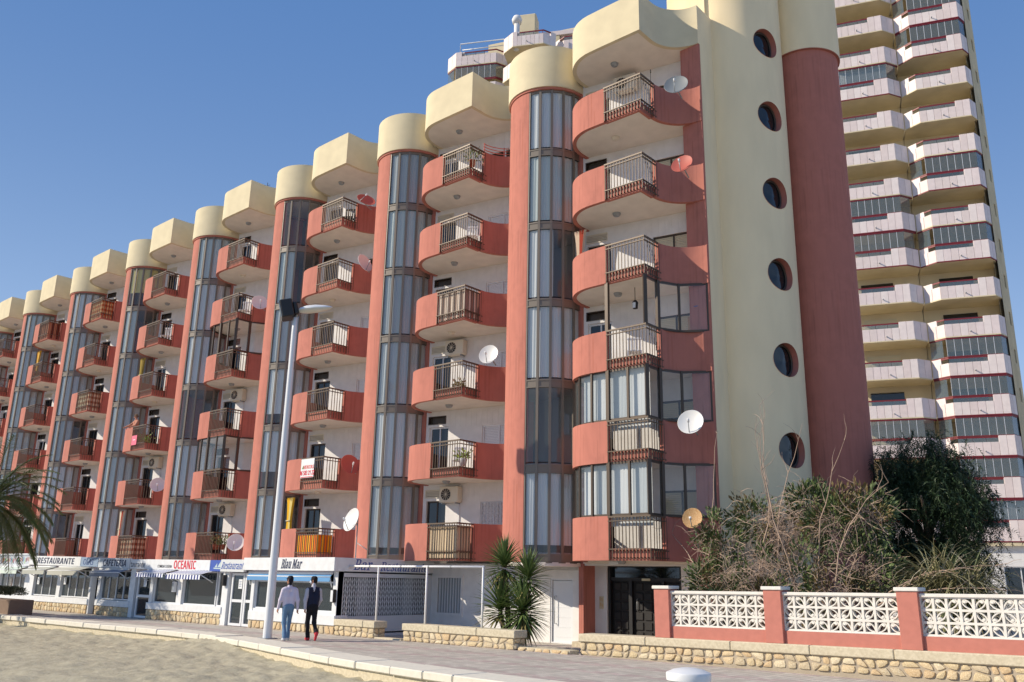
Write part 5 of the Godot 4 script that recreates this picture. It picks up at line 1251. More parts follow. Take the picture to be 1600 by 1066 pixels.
	for a in [182.0, 225.0]: var p: Vector2 = arc(Vector2(1.1, -0.8), 1.14, a, a, 1)[0]; tube(t, [p3(p, 1.2), p3(p, 1.64)], 0.02, 5)
	obj("rails", t, mat(Color(0.78, 0.45, 0.40), 0.7), gr)
	gr = thing("television_aerial", "thin rooftop television aerial above the third cream parapet", "aerial", Vector3(-25.0, 20.6, -2.4)); t = ss(); tube(t, [Vector3(0, 0, 0), Vector3(0, 1.6, 0)], 0.015, 5); obj("mast", t, M.dark, gr); t = ss(); tube(t, [Vector3(-0.25, 1.4, 0), Vector3(0.25, 1.4, 0)], 0.01, 5); obj("crossbar", t, M.dark, gr)

# ------------------------------------------------------------------ plants
func leaf(t: SurfaceTool, p: Vector3, d: Vector3, len: float, w: float, c: Color, r: RandomNumberGenerator):   # pointed leaf with a fold
	d = d.normalized(); var s := d.cross(Vector3(r.randf_range(-1, 1), r.randf_range(-0.4, 1), r.randf_range(-1, 1))).normalized(); var u := s.cross(d)
	var m := p + d * len * 0.5; var e := p + d * len - u * len * 0.12
	t.set_color(c)
	tri(t, p, m + s * w - u * w * 0.3, m); tri(t, p, m, m - s * w - u * w * 0.3); tri(t, m, m + s * w - u * w * 0.3, e); tri(t, m, e, m - s * w - u * w * 0.3)
func blade(t: SurfaceTool, p: Vector3, d: Vector3, len: float, w: float, droop: float, c: Color, c2: Color, n := 4):   # long strap leaf that bends down
	var side := d.cross(Vector3.UP).normalized(); var q := p; var dir := d.normalized(); var pa := q - side * w; var pb := q + side * w; var pc := q - side.cross(dir) * w * 0.0
	for i in n:
		var f := float(i + 1) / n; dir = (dir + Vector3.DOWN * droop * f / n).normalized(); q += dir * len / n
		var ww := w * (1.0 - pow(f, 2.2)) + 0.001; var up := side.cross(dir).normalized()
		var na := q - side * ww + up * ww * 0.4; var nb := q + side * ww + up * ww * 0.4
		t.set_color(c.lerp(c2, f))
		quad(t, pc, q, na, pa); quad(t, pc, pb, nb, q); pa = na; pb = nb; pc = q
func yucca_head(par: Node3D, at: Vector3, rad: float, n: int, sd: int, low: float):
	var t := st(); var r := RandomNumberGenerator.new(); r.seed = sd
	for i in n:
		var f := float(i) / n; var el := lerpf(1.45, low, pow(f, 0.8)) + r.randf_range(-0.1, 0.1); var a := i * 2.39996 + r.randf_range(-0.2, 0.2)
		var d := Vector3(cos(a) * cos(el), sin(el), sin(a) * cos(el)); var g := r.randf_range(0.75, 1.15)
		var c := Color(0.10 * g, 0.15 * g, 0.045 * g) if f < 0.82 else Color(0.20 * g, 0.17 * g, 0.06 * g)
		blade(t, at + Vector3(0, (0.5 - f) * rad * 0.5, 0) + d * 0.04, d, rad * r.randf_range(0.85, 1.1), 0.036, r.randf_range(0.15, 0.6), c, c * 1.25, 3)
	obj("leaf_rosette", t, M.leaf, par)
func build_plants():
	var r := RandomNumberGenerator.new(); r.seed = 123
	# yuccas
	var y := thing("yucca", "clump of spiky green yuccas with four leafy heads left of the white door", "yucca plant", Vector3(-3.85, 0, 1.3))
	for q in [[Vector3(-0.45, 2.2, -0.05), 0.78, 170, 1, -0.6], [Vector3(0.42, 1.85, -0.1), 0.76, 170, 2, -0.6], [Vector3(-0.40, 1.0, 0.15), 0.9, 170, 3, -0.4], [Vector3(0.50, 0.95, 0.2), 0.88, 220, 4, -1.0], [Vector3(0.1, 0.9, -0.3), 0.75, 110, 5, -0.3]]:
		yucca_head(y, q[0], q[1], q[2], q[3], q[4])
		var t := ss(); var b := Vector3(q[0].x * 0.4, -0.1, q[0].z); tube(t, [b, b.lerp(q[0], 0.5) + Vector3(0.05, 0, 0.03), q[0] - Vector3(0, 0.1, 0)], [0.09, 0.075, 0.06], 8); obj("trunk", t, M.bark, y)
	var t := st()
	for q in [Vector3(-0.4, 1.85, 0), Vector3(0.38, 1.5, -0.05)]:
		for i in 40:
			var a := r.randf() * TAU; blade(t, q + Vector3(cos(a) * 0.06, r.randf_range(-0.1, 0.1), sin(a) * 0.06), Vector3(cos(a) * 0.5, -0.9, sin(a) * 0.5), r.randf_range(0.3, 0.55), 0.016, 0.8, Color(0.34, 0.25, 0.16), Color(0.30, 0.22, 0.14), 3)
	obj("dead_leaves", t, M.leaf, y)
	# cycad behind the fence
	var cy := thing("cycad", "dark green cycad with stiff fronds rising just behind the white openwork fence", "cycad", Vector3(2.45, 0.3, 0.55))
	t = ss(); tube(t, [Vector3(0, 0, 0), Vector3(0, 1.15, 0)], [0.2, 0.16], 10); obj("trunk", t, M.bark, cy); t = st()
	for i in 26:
		var a := i * 2.39996; var el := r.randf_range(0.15, 0.9); var d := Vector3(cos(a) * cos(el), sin(el), sin(a) * cos(el)); var p := Vector3(0, 1.15, 0); var dir := d
		for k in 16:
			dir = (dir + Vector3.DOWN * 0.05).normalized(); p += dir * 0.075; var sd := dir.cross(Vector3.UP).normalized(); var L := 0.20 * sin(PI * (k + 2) / 19.0)
			for s in [-1.0, 1.0]: blade(t, p, sd * s + dir * 0.6 + Vector3.UP * 0.25, L, 0.012, 0.2, Color(0.035, 0.065, 0.03), Color(0.05, 0.09, 0.04), 2)
	obj("fronds", t, M.leaf, cy)
	# arching narrow-leaved yucca on the right
	var gy := thing("beaked_yucca", "wide tuft of arching dry green and tan strap leaves behind the right fence panel", "yucca plant", Vector3(7.5, 0.3, -0.6)); t = st()
	for i in 950:
		var a := r.randf() * TAU; var el := r.randf_range(-0.2, 1.15); var d := Vector3(cos(a) * cos(el), sin(el), sin(a) * cos(el)); var g := r.randf_range(0.7, 1.3)
		var c := Color(0.24, 0.22, 0.11) if r.randf() < 0.55 else (Color(0.13, 0.15, 0.07) if r.randf() < 0.6 else Color(0.38, 0.34, 0.25))
		var o := Vector3(r.randf_range(-0.5, 0.5), r.randf_range(0.8, 1.7), r.randf_range(-0.4, 0.4))
		blade(t, o, d, r.randf_range(1.0, 1.75), 0.014, r.randf_range(1.2, 3.4), c * g, c * g * 1.2, 6)
	obj("leaves", t, M.leaf, gy); t = ss(); tube(t, [Vector3(0, 0, 0), Vector3(0.05, 1.3, 0)], [0.22, 0.2], 9); obj("trunk", t, M.bark, gy)
	# big shrub with bare twigs
	var bu := thing("overgrown_shrub", "large half bare overgrown shrub of green leaves and tangled dry twigs behind the fence", "shrub", Vector3(3.7, 0.3, -0.5))
	var lobes := [[Vector3(-1.7, 2.3, 0.1), 0.85, 0], [Vector3(-2.0, 1.3, 0.2), 0.7, 0], [Vector3(-0.9, 2.8, -0.3), 0.9, 0], [Vector3(0.0, 2.6, -0.3), 0.95, 1], [Vector3(0.4, 3.2, -0.7), 0.7, 0], [Vector3(1.2, 2.7, -0.2), 0.9, 0], [Vector3(1.9, 2.9, -0.4), 0.75, 0], [Vector3(2.0, 1.7, 0.0), 0.85, 0], [Vector3(0.4, 1.4, 0.4), 1.1, 2], [Vector3(-0.7, 1.5, 0.4), 0.95, 1], [Vector3(1.4, 1.1, 0.5), 0.9, 2], [Vector3(-0.2, 0.8, 0.6), 1.0, 2], [Vector3(-1.5, 0.7, 0.4), 0.8, 2]]
	var lf := st(); var tw := st()
	for q in lobes:
		for cl in [26, 9, 18][q[2]]:
			var dc := Vector3(r.randfn(), r.randfn(), r.randfn()).normalized(); var cc: Vector3 = q[0] + dc * q[1] * r.randf_range(0.45, 0.95) * Vector3(1, 0.95, 0.85); var cr := r.randf_range(0.16, 0.34); var tone := r.randf_range(0.55, 1.45); var dry := r.randf() < (0.15 if q[2] < 2 else 0.45); var big := r.randf_range(0.8, 1.5)
			for i in 56:
				var d := Vector3(r.randfn(), r.randfn(), r.randfn()).normalized(); var p: Vector3 = cc + d * cr * pow(r.randf(), 0.5); var g := tone * r.randf_range(0.75, 1.3)
				var c := Color(0.14 * g, 0.105 * g, 0.04 * g) if dry else Color(0.080 * g, 0.115 * g, 0.034 * g)
				leaf(lf, p, d * 0.7 + dc + Vector3(0, 0.3, 0), r.randf_range(0.07, 0.13) * big, r.randf_range(0.016, 0.026) * big, c, r)
		for i in ([140, 560, 200][q[2]]):
			var d := Vector3(r.randfn(), r.randfn() * 0.8, r.randfn()).normalized(); var p: Vector3 = q[0] + d * q[1] * r.randf_range(0.2, 0.95); var dir := Vector3(r.randf_range(-1, 1), r.randf_range(-1.2, 0.9), r.randf_range(-0.6, 0.6)).normalized()
			var pts := [p]
			for k in 4: dir = (dir + Vector3(r.randf_range(-0.5, 0.5), r.randf_range(-0.6, 0.2), r.randf_range(-0.4, 0.4))).normalized(); pts.append(pts[-1] + dir * 0.16)
			tube(tw, pts, [0.007, 0.006, 0.005, 0.004, 0.002], 3, false)
	obj("foliage", lf, M.leaf, bu).set_meta("kind", "stuff"); obj("dry_twigs", tw, M.twig, bu).set_meta("kind", "stuff")
	t = ss()
	for q in [[-1.9, 0.0, -0.12, 0.95], [-1.3, 0.2, -0.05, 1.0], [-0.9, 0.1, 0.1, 1.0], [-0.3, 0.1, -0.1, 0.95], [0.1, 0.0, 0.08, 1.02], [0.5, 0.2, 0.25, 0.9], [1.4, 0.4, 0.42, 0.75], [1.9, 0.3, 0.5, 0.8], [2.3, 0.3, 0.75, 0.55], [1.0, 0.2, 0.6, 0.6], [-2.2, 0.3, -0.4, 0.7], [2.0, 0.4, 0.65, 0.75]]:
		var p := Vector3(q[0] * 0.75, 0.3, q[1]); var dir := Vector3(q[2], 1, 0.05).normalized(); var pts := [p]; var rd := [0.03]; var L: float = 5.2 * q[3]
		for k in 12:
			dir = (dir + Vector3(r.randf_range(-0.28, 0.28) + q[2] * 0.12, r.randf_range(-0.06, 0.10) - absf(q[2]) * 0.09, r.randf_range(-0.2, 0.2))).normalized(); pts.append(pts[-1] + dir * L / 12.0); rd.append(lerpf(0.026, 0.004, k / 11.0))
			if k > 3 and r.randf() < 0.7:
				var e := dir + Vector3(r.randf_range(-1, 1), r.randf_range(-0.4, 0.5), r.randf_range(-0.7, 0.7)); var sp := [pts[-1]]
				for m in 4: e = (e.normalized() + Vector3(r.randf_range(-0.4, 0.4), r.randf_range(-0.35, 0.3), r.randf_range(-0.3, 0.3))).normalized(); sp.append(sp[-1] + e * 0.15)
				tube(t, sp, [0.008, 0.007, 0.005, 0.004, 0.002], 4, false)
		tube(t, pts, rd, 5, false)
	obj("bare_branches", t, M.twig, bu); bu.scale = Vector3(1, 1.1, 1)
	# dark weeping tree
	var tr := thing("pepper_tree", "dense dark green weeping tree between the red drum and the marble tower", "tree", Vector3(5.25, 0.2, -7.4))
	t = ss(); tube(t, [Vector3(0, 0, 0), Vector3(0.1, 1.4, 0), Vector3(-0.1, 3.0, 0.1)], [0.25, 0.2, 0.14], 9)
	for i in 9:
		var a := TAU * i / 9.0; tube(t, [Vector3(-0.05, 2.0 + 0.15 * i, 0.05), Vector3(cos(a) * 0.8, 3.3 + 0.18 * i, sin(a) * 0.8), Vector3(cos(a) * 1.5, 3.9 + 0.15 * i, sin(a) * 1.5)], [0.10, 0.06, 0.03], 6)
	obj("trunk", t, M.bark, tr); t = st()
	var ends := []
	for i in 260:
		var d := Vector3(r.randfn(), r.randfn(), r.randfn()).normalized(); d = Vector3(signf(d.x) * pow(absf(d.x), 0.7), signf(d.y) * pow(absf(d.y), 0.7), signf(d.z) * pow(absf(d.z), 0.7)); var p := Vector3(0.0, 3.4, 0) + d * Vector3(1.5, 2.75, 1.4) * r.randf_range(0.45, 1.0)
		p.y = clampf(p.y, 0.9, 6.6); p.x += 0.22 * sin(p.y * 1.9); ends.append(p)
	for p in ends:
		for s in 24:
			var q: Vector3 = p + Vector3(r.randfn(), r.randfn() * 0.5, r.randfn()) * 0.30; var dir := Vector3(r.randf_range(-0.7, 0.7), r.randf_range(-0.2, 0.5), r.randf_range(-0.7, 0.7)).normalized(); var g := r.randf_range(0.55, 1.3)
			var n := r.randi_range(7, 12)
			for k in n:
				dir = (dir + Vector3.DOWN * 0.32).normalized(); q += dir * 0.07; var sd := dir.cross(Vector3(r.randf_range(-1, 1), 0.3, r.randf_range(-1, 1))).normalized()
				for sg in [-1.0, 1.0]:
					var e: Vector3 = q + (sd * sg + dir * 0.8).normalized() * 0.14; var wv := dir.cross(sd).normalized() * 0.014; t.set_color(Color(0.030 * g, 0.058 * g, 0.024 * g))
					tri(t, q - wv, q + wv, e)
	obj("crown", t, M.leaf, tr).set_meta("kind", "stuff")
	# palm at the left edge
	var pa := thing("palm_tree", "date palm with drooping green fronds on the sand at the left picture edge", "palm tree", Vector3(-29.0, -0.45, 7.1))
	t = ss(); var tp := []; var rr := []
	for i in 13: tp.append(Vector3(0.02 * sin(i), i * 0.42, 0)); rr.append(0.30 + 0.02 * (i % 2))
	tube(t, tp, rr, 12); obj("trunk", t, M.bark, pa)
	for i in 64:
		t = st(); var a := i * 2.39996 + r.randf_range(-0.2, 0.2); var el := lerpf(1.3, -0.55, i / 64.0) + r.randf_range(-0.1, 0.1); var dir := Vector3(cos(a) * cos(el), sin(el), sin(a) * cos(el)); var p := Vector3(0, 5.1, 0); var L := r.randf_range(3.0, 3.6); var g := r.randf_range(0.8, 1.2)
		var rib := [p]
		for k in 26:
			dir = (dir + Vector3.DOWN * 0.062).normalized(); p += dir * L / 26.0; rib.append(p); var sd := dir.cross(Vector3.UP).normalized(); var ll := 0.60 * sin(PI * (k + 4) / 33.0)
			if k > 2:
				for s in [-1.0, 1.0]:
					for h in 2: blade(t, p + dir * 0.05 * h, sd * s + dir * 0.75 + Vector3.UP * r.randf_range(-0.1, 0.35), ll, 0.022, 0.9, Color(0.085, 0.125, 0.035) * g, Color(0.14, 0.18, 0.06) * g, 3)
		var o := obj("frond", t, M.leaf, pa)
		t = st(); t.set_color(Color(0.2, 0.2, 0.08)); tube(t, rib, 0.018, 4, false); obj("rib", t, M.leaf, o)
	# planter with clipped hedge under it
	var pl := thing("planter_box", "brown concrete planter box with a clipped dark hedge at the left edge", "planter", Vector3(-29.0, 0, 5.4))
	t = st(); bbox(t, Vector3(-3.0, 0, -0.5), Vector3(0.7, 0.62, 0.5), 0.03); obj("box", t, rough_mat(Color(0.50, 0.42, 0.36), M.mott, 0.8, 0.9), pl); t = st()
	for i in 2600:
		var c := Vector3(r.randf_range(-2.8, 0.3), 0.80, 0); var d := Vector3(r.randfn(), absf(r.randfn()), r.randfn()).normalized(); var g := r.randf_range(0.6, 1.3)
		leaf(t, c + d * 0.36 * r.randf_range(0.75, 1.0), d, 0.07, 0.02, Color(0.03 * g, 0.045 * g, 0.02 * g), r)
	obj("hedge", t, M.leaf, pl).set_meta("kind", "stuff")

# ------------------------------------------------------------------ street furniture
func street_lamp(label: String, at: Vector3):
	var l := thing("street_lamp", label, "street lamp", at)
	var t := ss(); lathe(t, [Vector2(0.135, 0), Vector2(0.13, 0.6), Vector2(0.08, 9.6), Vector2(0.07, 10.0), Vector2(0.001, 10.02)], 20); obj("pole", t, M.metal_white, l)
	t = st(); bbox(t, Vector3(-0.22, 0, -0.22), Vector3(0.22, 0.025, 0.22), 0.005); obj("base_plate", t, M.metal_grey, l)
	# floodlight box
	var xf := Transform3D(Basis(Vector3.UP, -0.62) * Basis(Vector3.RIGHT, 0.25), Vector3(-0.16, 10.28, 0.12))
	t = st(); bbox(t, Vector3(-0.32, -0.30, -0.10), Vector3(0.32, 0.30, 0.30), 0.03, xf); bbox(t, Vector3(-0.22, -0.24, -0.26), Vector3(0.22, 0.2, -0.10), 0.04, xf); obj("floodlight", t, M.black, l)
	t = st(); bbox(t, Vector3(-0.27, -0.21, 0.30), Vector3(0.27, 0.25, 0.312), 0.004, xf); obj("floodlight_glass", t, mat(Color(0.62, 0.68, 0.67), 0.15), l)
	t = st(); frame(t, -0.30, 0.30, -0.26, 0.28, 0.30, 0.32, 0.03); obj("floodlight_rim", t, M.metal_grey, l).transform = xf
	# lantern head: a flattened teardrop
	var d := Vector3(0.80, 0.10, -0.60).normalized(); var bs := basis_to(d); var hx := Transform3D(bs, Vector3(0.06, 10.22, -0.06)); t = ss()
	var n := 18; var prof := [[0.0, 0.05], [0.08, 0.13], [0.3, 0.19], [0.6, 0.19], [0.9, 0.13], [1.1, 0.06], [1.14, 0.005]]
	var up := Vector3.UP - d * d.y; up = up.normalized(); var sd := d.cross(up)
	for part in 2:
		t = ss()
		for i in prof.size() - 1:
			for k in n / 2:
				var v := []
				for q in [[i, k], [i + 1, k], [i + 1, k + 1], [i, k + 1]]:
					var a: float = PI * q[1] / (n / 2.0) + PI * part; var pr: Array = prof[q[0]]
					v.append(Vector3(0.06, 10.24, -0.06) + d * pr[0] + sd * (cos(a) * pr[1]) + up * (sin(a) * pr[1] * (0.75 if part == 0 else 0.62)))
				quad(t, v[0], v[1], v[2], v[3])
		obj("lantern_lid" if part == 0 else "lantern_bowl", t, M.metal_white if part == 0 else mat(Color(0.80, 0.79, 0.74), 0.3), l)
	t = ss(); tube(t, [Vector3(0, 9.9, 0), Vector3(0.05, 10.2, -0.04), Vector3(0.25, 10.26, -0.2)], 0.05, 8); obj("bracket", t, M.metal_grey, l)
	return l

func build_street():
	street_lamp("tall white lamp post with black floodlight and white lantern beside the walking people", Vector3(-10.1, 0, 5.3))
	var b := thing("bollard", "white mushroom capped bollard at the bottom edge of the picture", "bollard", Vector3(7.15, -0.2, 10.55))
	var t := ss(); lathe(t, [Vector2(0.13, 0), Vector2(0.13, 0.72), Vector2(0.10, 0.74)], 20); obj("post", t, M.metal_white, b)
	t = ss(); t.set_smooth_group(1); lathe(t, [Vector2(0.10, 0.74), Vector2(0.27, 0.76), Vector2(0.29, 0.775)], 28); t.set_smooth_group(2); lathe(t, [Vector2(0.29, 0.775), Vector2(0.295, 0.85), Vector2(0.285, 0.87)], 28); t.set_smooth_group(3); lathe(t, [Vector2(0.285, 0.87), Vector2(0.2, 0.905), Vector2(0.1, 0.925), Vector2(0.001, 0.93)], 28); obj("cap", t, M.metal_white, b)
	t = st(); bbox(t, Vector3(-0.15, 0.66, 0.02), Vector3(-0.11, 0.72, 0.10), 0.01); obj("bolt", t, M.metal_grey, b)

# ------------------------------------------------------------------ people: one continuous body each, meshed from a smooth field
func field_mesh(t: SurfaceTool, bones: Array, cell: float, k: float, xf := Transform3D.IDENTITY):
	# bones: [a, b, ra, rb, colour]
	var lo := Vector3.INF; var hi := -Vector3.INF
	for q in bones:
		var m: float = max(q[2], q[3]) + cell * 3.0
		for p in [q[0], q[1]]: lo = lo.min(p - Vector3.ONE * m); hi = hi.max(p + Vector3.ONE * m)
	var nx := int((hi.x - lo.x) / cell) + 2; var ny := int((hi.y - lo.y) / cell) + 2; var nz := int((hi.z - lo.z) / cell) + 2
	var F := PackedFloat32Array(); F.resize(nx * ny * nz); F.fill(1.0)
	var C := PackedInt32Array(); C.resize(nx * ny * nz); var N := PackedFloat32Array(); N.resize(nx * ny * nz); N.fill(9.0)
	for bi in bones.size():
		var q = bones[bi]; var a: Vector3 = q[0]; var b: Vector3 = q[1]; var ra: float = q[2]; var rb: float = q[3]; var ab := b - a; var l2 := ab.length_squared()
		var m: float = max(ra, rb) + k + cell * 2.0
		var l := ((a.min(b) - Vector3.ONE * m - lo) / cell).floor(); var h := ((a.max(b) + Vector3.ONE * m - lo) / cell).ceil()
		for z in range(max(0, int(l.z)), min(nz, int(h.z) + 1)):
			for y in range(max(0, int(l.y)), min(ny, int(h.y) + 1)):
				for x in range(max(0, int(l.x)), min(nx, int(h.x) + 1)):
					var p := lo + Vector3(x, y, z) * cell; var s := clampf((p - a).dot(ab) / max(l2, 1e-9), 0, 1)
					var d := p.distance_to(a + ab * s) - lerpf(ra, rb, s); var i := (z * ny + y) * nx + x
					if d < N[i]: N[i] = d; C[i] = bi
					var f := F[i]; var g: float = max(k - absf(f - d), 0.0) / k
					F[i] = min(f, d) - g * g * k * 0.25
	var V := {}
	var offs := [0, 1, nx, nx + 1, nx * ny, nx * ny + 1, nx * ny + nx, nx * ny + nx + 1]
	for z in nz - 1:
		for y in ny - 1:
			for x in nx - 1:
				var i := (z * ny + y) * nx + x; var neg := 0
				for o in offs:
					if F[i + o] < 0.0: neg += 1
				if neg == 0 or neg == 8: continue
				var s := Vector3.ZERO; var c := 0
				for e in [[0, 1], [2, 3], [4, 5], [6, 7], [0, 2], [1, 3], [4, 6], [5, 7], [0, 4], [1, 5], [2, 6], [3, 7]]:
					var fa := F[i + offs[e[0]]]; var fb := F[i + offs[e[1]]]
					if (fa < 0.0) != (fb < 0.0):
						var w := fa / (fa - fb); var pa := Vector3(e[0] & 1, (e[0] >> 1) & 1, e[0] >> 2); var pb := Vector3(e[1] & 1, (e[1] >> 1) & 1, e[1] >> 2)
						s += pa.lerp(pb, w); c += 1
				V[i] = lo + (Vector3(x, y, z) + s / c) * cell
	for i in V:
		for ax in 3:
			var st_: int = [1, nx, nx * ny][ax]; var u: int = [nx, nx * ny, 1][ax]; var w: int = [nx * ny, 1, nx][ax]
			if i + st_ >= F.size(): continue
			var fa := F[i]; var fb := F[i + st_]
			if (fa < 0.0) == (fb < 0.0): continue
			var q := [i - u - w, i - w, i, i - u]
			if not (V.has(q[0]) and V.has(q[1]) and V.has(q[3])): continue
			if fa > 0.0: q.reverse()
			for tr in [[0, 1, 2], [0, 2, 3]]:
				for n in [0, 2, 1]:
					var id: int = q[tr[n]]; t.set_color((bones[C[id]][4] as Color).srgb_to_linear()); t.add_vertex(xf * V[id])

func hand_bones(w: Vector3, dir: Vector3, side: Vector3, c: Color) -> Array:   # palm, four curled fingers, thumb from the side of the palm
	var o := []; var f := dir.normalized(); var s := side.normalized(); var n := f.cross(s).normalized(); var palm := w + f * 0.085
	o.append([w, palm + s * 0.0, 0.026, 0.030, c]); o.append([w + f * 0.03 - s * 0.018, palm - s * 0.026, 0.018, 0.016, c]); o.append([w + f * 0.03 + s * 0.018, palm + s * 0.026, 0.018, 0.016, c])
	var L := [0.062, 0.072, 0.068, 0.052]
	for i in 4:
		var a := palm + s * (0.030 - 0.020 * i); var b: Vector3 = a + (f * 0.85 + n * 0.35).normalized() * L[i] * 0.55; var e: Vector3 = b + (f * 0.45 + n * 0.8).normalized() * L[i] * 0.5
		o.append([a, b, 0.0095, 0.0088, c]); o.append([b, e, 0.0088, 0.0075, c])
	var ta := w + f * 0.03 + s * 0.03; var tb := ta + (f * 0.6 + s * 0.7).normalized() * 0.038; var te := tb + (f * 0.9 + n * 0.4).normalized() * 0.030
	o.append([ta, tb, 0.012, 0.0105, c]); o.append([tb, te, 0.0105, 0.009, c])
	return o

func head_bones(c: Vector3, f: Vector3, skin: Color, hair: Color, mask_c, cap: bool) -> Array:   # c: centre of the skull, f: where the face looks
	var s := Vector3.UP.cross(f).normalized(); var u := f.cross(s).normalized(); var o := []
	o.append([c + u * 0.02 - f * 0.015, c + u * 0.015 + f * 0.02, 0.088, 0.080, hair if not cap else hair]); o.append([c - u * 0.045 + f * 0.025, c - u * 0.085 + f * 0.055, 0.062, 0.036, skin])
	o.append([c + u * 0.01 + f * 0.052, c - u * 0.03 + f * 0.058, 0.048, 0.046, skin])
	o.append([c + u * 0.0 + f * 0.10, c - u * 0.035 + f * 0.118, 0.009, 0.014, skin])
	for k in [-1.0, 1.0]:
		o.append([c + s * k * 0.080 - u * 0.0 - f * 0.005, c + s * k * 0.084 - u * 0.045, 0.014, 0.011, skin]); o.append([c + s * k * 0.032 + f * 0.094 + u * 0.006, c + s * k * 0.034 + f * 0.094 + u * 0.006, 0.010, 0.010, Color(0.16, 0.12, 0.10)])
	o.append([c - u * 0.062 + f * 0.094 - s * 0.018, c - u * 0.062 + f * 0.094 + s * 0.018, 0.008, 0.008, Color(0.50, 0.26, 0.22)])
	o.append([c + u * 0.05 - f * 0.045, c - u * 0.03 - f * 0.055, 0.070, 0.056, hair]); o.append([c + u * 0.065 + f * 0.03, c + u * 0.06 - f * 0.03, 0.066, 0.072, hair])
	if cap: o.append([c + u * 0.055 + f * 0.06, c + u * 0.045 + f * 0.135, 0.055, 0.02, hair])
	if mask_c != null: o.append([c - u * 0.045 + f * 0.085 - s * 0.03, c - u * 0.045 + f * 0.085 + s * 0.03, 0.042, 0.042, mask_c])
	return o

func person(label: String, at: Vector3, turn: float, P: Dictionary):
	var o := thing("person", label, "person", at, turn); var t := ss()
	var top: Color = P.top; var sl: Color = P.sleeve; var leg: Color = P.legs; var skin: Color = P.skin; var shoe: Color = P.shoe
	var B := []; var hip := Vector3(0, 0.93, 0.0); var ch := Vector3(0, 1.30, 0.015)
	for s in [-1.0, 1.0]: B.append([hip + Vector3(0.055 * s, -0.02, -0.02), hip + Vector3(0.06 * s, 0.03, -0.035), 0.105, 0.10, leg])
	var hem: float = P.get("hem", 0.95)
	for s in [-1.0, 1.0]: B.append([Vector3(0.075 * s, hem + 0.07, -0.005), Vector3(0.085 * s, 1.22, 0.0), 0.112, 0.118, top]); B.append([Vector3(0.085 * s, 1.22, 0.0), Vector3(0.115 * s, 1.40, -0.01), 0.115, 0.092, top])
	B.append([Vector3(-0.13, 1.435, -0.012), Vector3(0.13, 1.435, -0.012), 0.070, 0.070, top]); B.append([Vector3(0, 1.44, -0.01), Vector3(0, 1.53, 0.015), 0.075, 0.062, P.collar])
	B.append([Vector3(0, 1.5, 0.0), Vector3(0, 1.60, 0.02), 0.055, 0.055, P.neck])
	for s in 2:
		var q: Array = P.leg_pts[s]
		B.append([q[0], q[1], 0.096, 0.068, leg]); B.append([q[1], q[2], 0.068, 0.052, leg]); B.append([q[2], q[2].lerp(q[1], 0.25), 0.060, 0.064, leg])
		B.append([q[3], q[4], 0.045, 0.040, shoe]); B.append([q[3], q[2], 0.044, 0.045, shoe])
		var a: Array = P.arm_pts[s]
		B.append([a[0], a[1], 0.070, 0.056, sl]); B.append([a[1], a[2], 0.056, 0.044, sl])
	field_mesh(t, B, 0.016, 0.045)
	var H := head_bones(Vector3(0, 1.695, 0.03), P.look, skin, P.hair, P.mask, P.cap); field_mesh(t, H, 0.0065, 0.016)
	for s in 2:
		var a: Array = P.arm_pts[s]; var dir: Vector3 = (a[2] - a[1]).normalized(); field_mesh(t, hand_bones(a[2] - dir * 0.0, dir + Vector3(0, -0.2, 0), Vector3(0, 0.1, 1), skin), 0.0055, 0.010)
	obj("body", t, M.clothes, o); o.scale = Vector3(0.93, 1, 0.95)
	return o

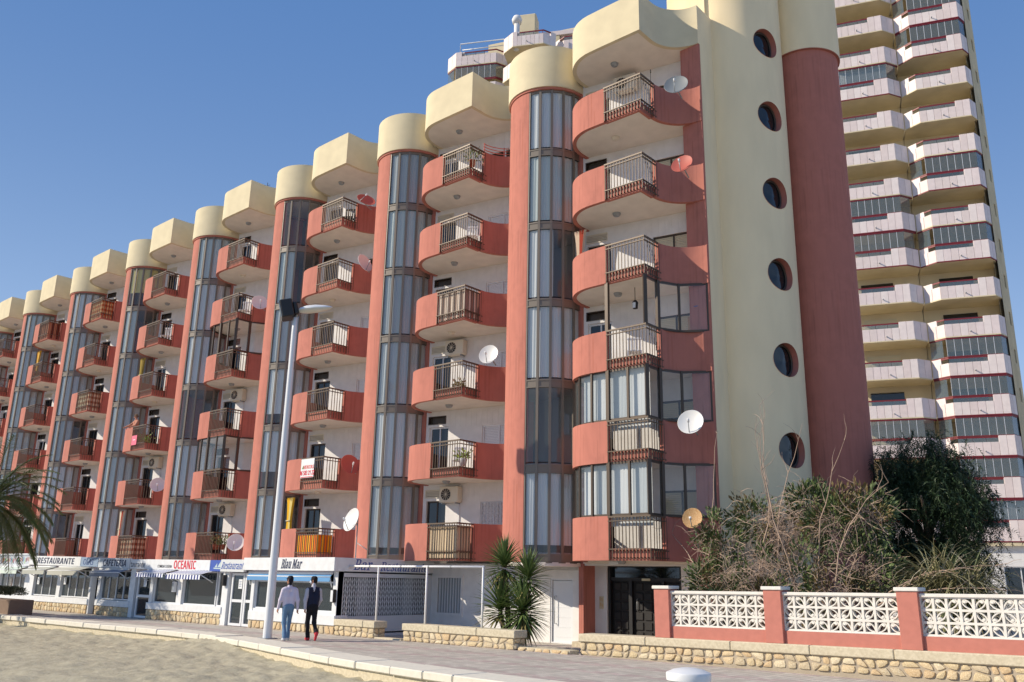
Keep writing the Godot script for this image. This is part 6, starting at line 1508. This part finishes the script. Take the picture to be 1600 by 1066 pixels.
func build_people():
	# both walk away from the camera, to the left
	var skin := Color(0.72, 0.52, 0.42)
	person("person in a pale lilac hoodie, jeans and dark cap walking away beside the lamp post", Vector3(-9.1, 0, 5.35), PI + 1.22, {
		"top": Color(0.82, 0.79, 0.85), "sleeve": Color(0.82, 0.79, 0.85), "legs": Color(0.40, 0.52, 0.64), "skin": skin, "shoe": Color(0.78, 0.80, 0.82), "collar": Color(0.78, 0.75, 0.81), "neck": Color(0.10, 0.10, 0.12), "hair": Color(0.10, 0.11, 0.15), "mask": null, "cap": true, "look": Vector3(0.55, -0.05, 0.83).normalized(), "hem": 0.93,
		"leg_pts": [[Vector3(0.09, 0.90, 0), Vector3(0.095, 0.49, 0.02), Vector3(0.09, 0.12, -0.15), Vector3(0.09, 0.06, -0.16), Vector3(0.10, 0.035, 0.02)], [Vector3(-0.09, 0.90, 0), Vector3(-0.095, 0.50, 0.15), Vector3(-0.09, 0.10, 0.16), Vector3(-0.09, 0.045, 0.15), Vector3(-0.10, 0.04, 0.33)]],
		"arm_pts": [[Vector3(0.20, 1.41, -0.01), Vector3(0.27, 1.13, 0.0), Vector3(0.30, 0.90, 0.07)], [Vector3(-0.20, 1.41, -0.01), Vector3(-0.27, 1.13, -0.06), Vector3(-0.29, 0.88, -0.03)]]})
	person("person in a dark navy waistcoat, black trousers and red shoes, wearing a white mask", Vector3(-8.75, 0, 4.75), PI + 1.22, {
		"top": Color(0.13, 0.15, 0.22), "sleeve": Color(0.72, 0.71, 0.74), "legs": Color(0.10, 0.10, 0.115), "skin": skin, "shoe": Color(0.80, 0.25, 0.28), "collar": Color(0.78, 0.77, 0.80), "neck": Color(0.76, 0.75, 0.78), "hair": Color(0.12, 0.10, 0.10), "mask": Color(0.88, 0.91, 0.95), "cap": false, "look": Vector3(0.80, 0.0, 0.6).normalized(), "hem": 0.92,
		"leg_pts": [[Vector3(0.09, 0.90, 0), Vector3(0.085, 0.49, 0.14), Vector3(0.05, 0.10, 0.10), Vector3(0.05, 0.045, 0.09), Vector3(0.06, 0.04, 0.27)], [Vector3(-0.09, 0.90, 0), Vector3(-0.075, 0.51, -0.05), Vector3(-0.06, 0.25, -0.38), Vector3(-0.06, 0.20, -0.42), Vector3(-0.06, 0.05, -0.33)]],
		"arm_pts": [[Vector3(0.20, 1.41, -0.01), Vector3(0.27, 1.14, -0.08), Vector3(0.27, 0.90, -0.12)], [Vector3(-0.20, 1.41, -0.01), Vector3(-0.26, 1.15, 0.04), Vector3(-0.23, 0.95, 0.22)]]})
	var lean := Vector3(-0.05, 0.2, -0.35)
	person("bare shouldered person leaning over a balcony railing high above the restaurants", loc(4, 3, -1.85, 0.2, -0.32), 0.0, {
		"top": Color(0.72, 0.50, 0.42), "sleeve": Color(0.74, 0.53, 0.44), "legs": Color(0.35, 0.33, 0.36), "skin": Color(0.74, 0.53, 0.44), "shoe": Color(0.4, 0.3, 0.28), "collar": Color(0.74, 0.53, 0.44), "neck": Color(0.74, 0.53, 0.44), "hair": Color(0.42, 0.34, 0.28), "mask": null, "cap": false, "look": Vector3(-0.7, -0.25, 0.66).normalized(), "hem": 0.95,
		"leg_pts": [[Vector3(0.09, 0.90, 0), Vector3(0.09, 0.49, 0.03), Vector3(0.09, 0.10, -0.02), Vector3(0.09, 0.045, -0.02), Vector3(0.1, 0.04, 0.14)], [Vector3(-0.09, 0.90, 0), Vector3(-0.09, 0.49, 0.03), Vector3(-0.09, 0.10, -0.02), Vector3(-0.09, 0.045, -0.02), Vector3(-0.10, 0.04, 0.14)]],
		"arm_pts": [[Vector3(0.20, 1.41, -0.01), Vector3(0.24, 1.18, 0.12), Vector3(0.05, 1.10, 0.28)], [Vector3(-0.20, 1.41, -0.01), Vector3(-0.36, 1.22, 0.16), Vector3(-0.52, 1.13, 0.32)]]})
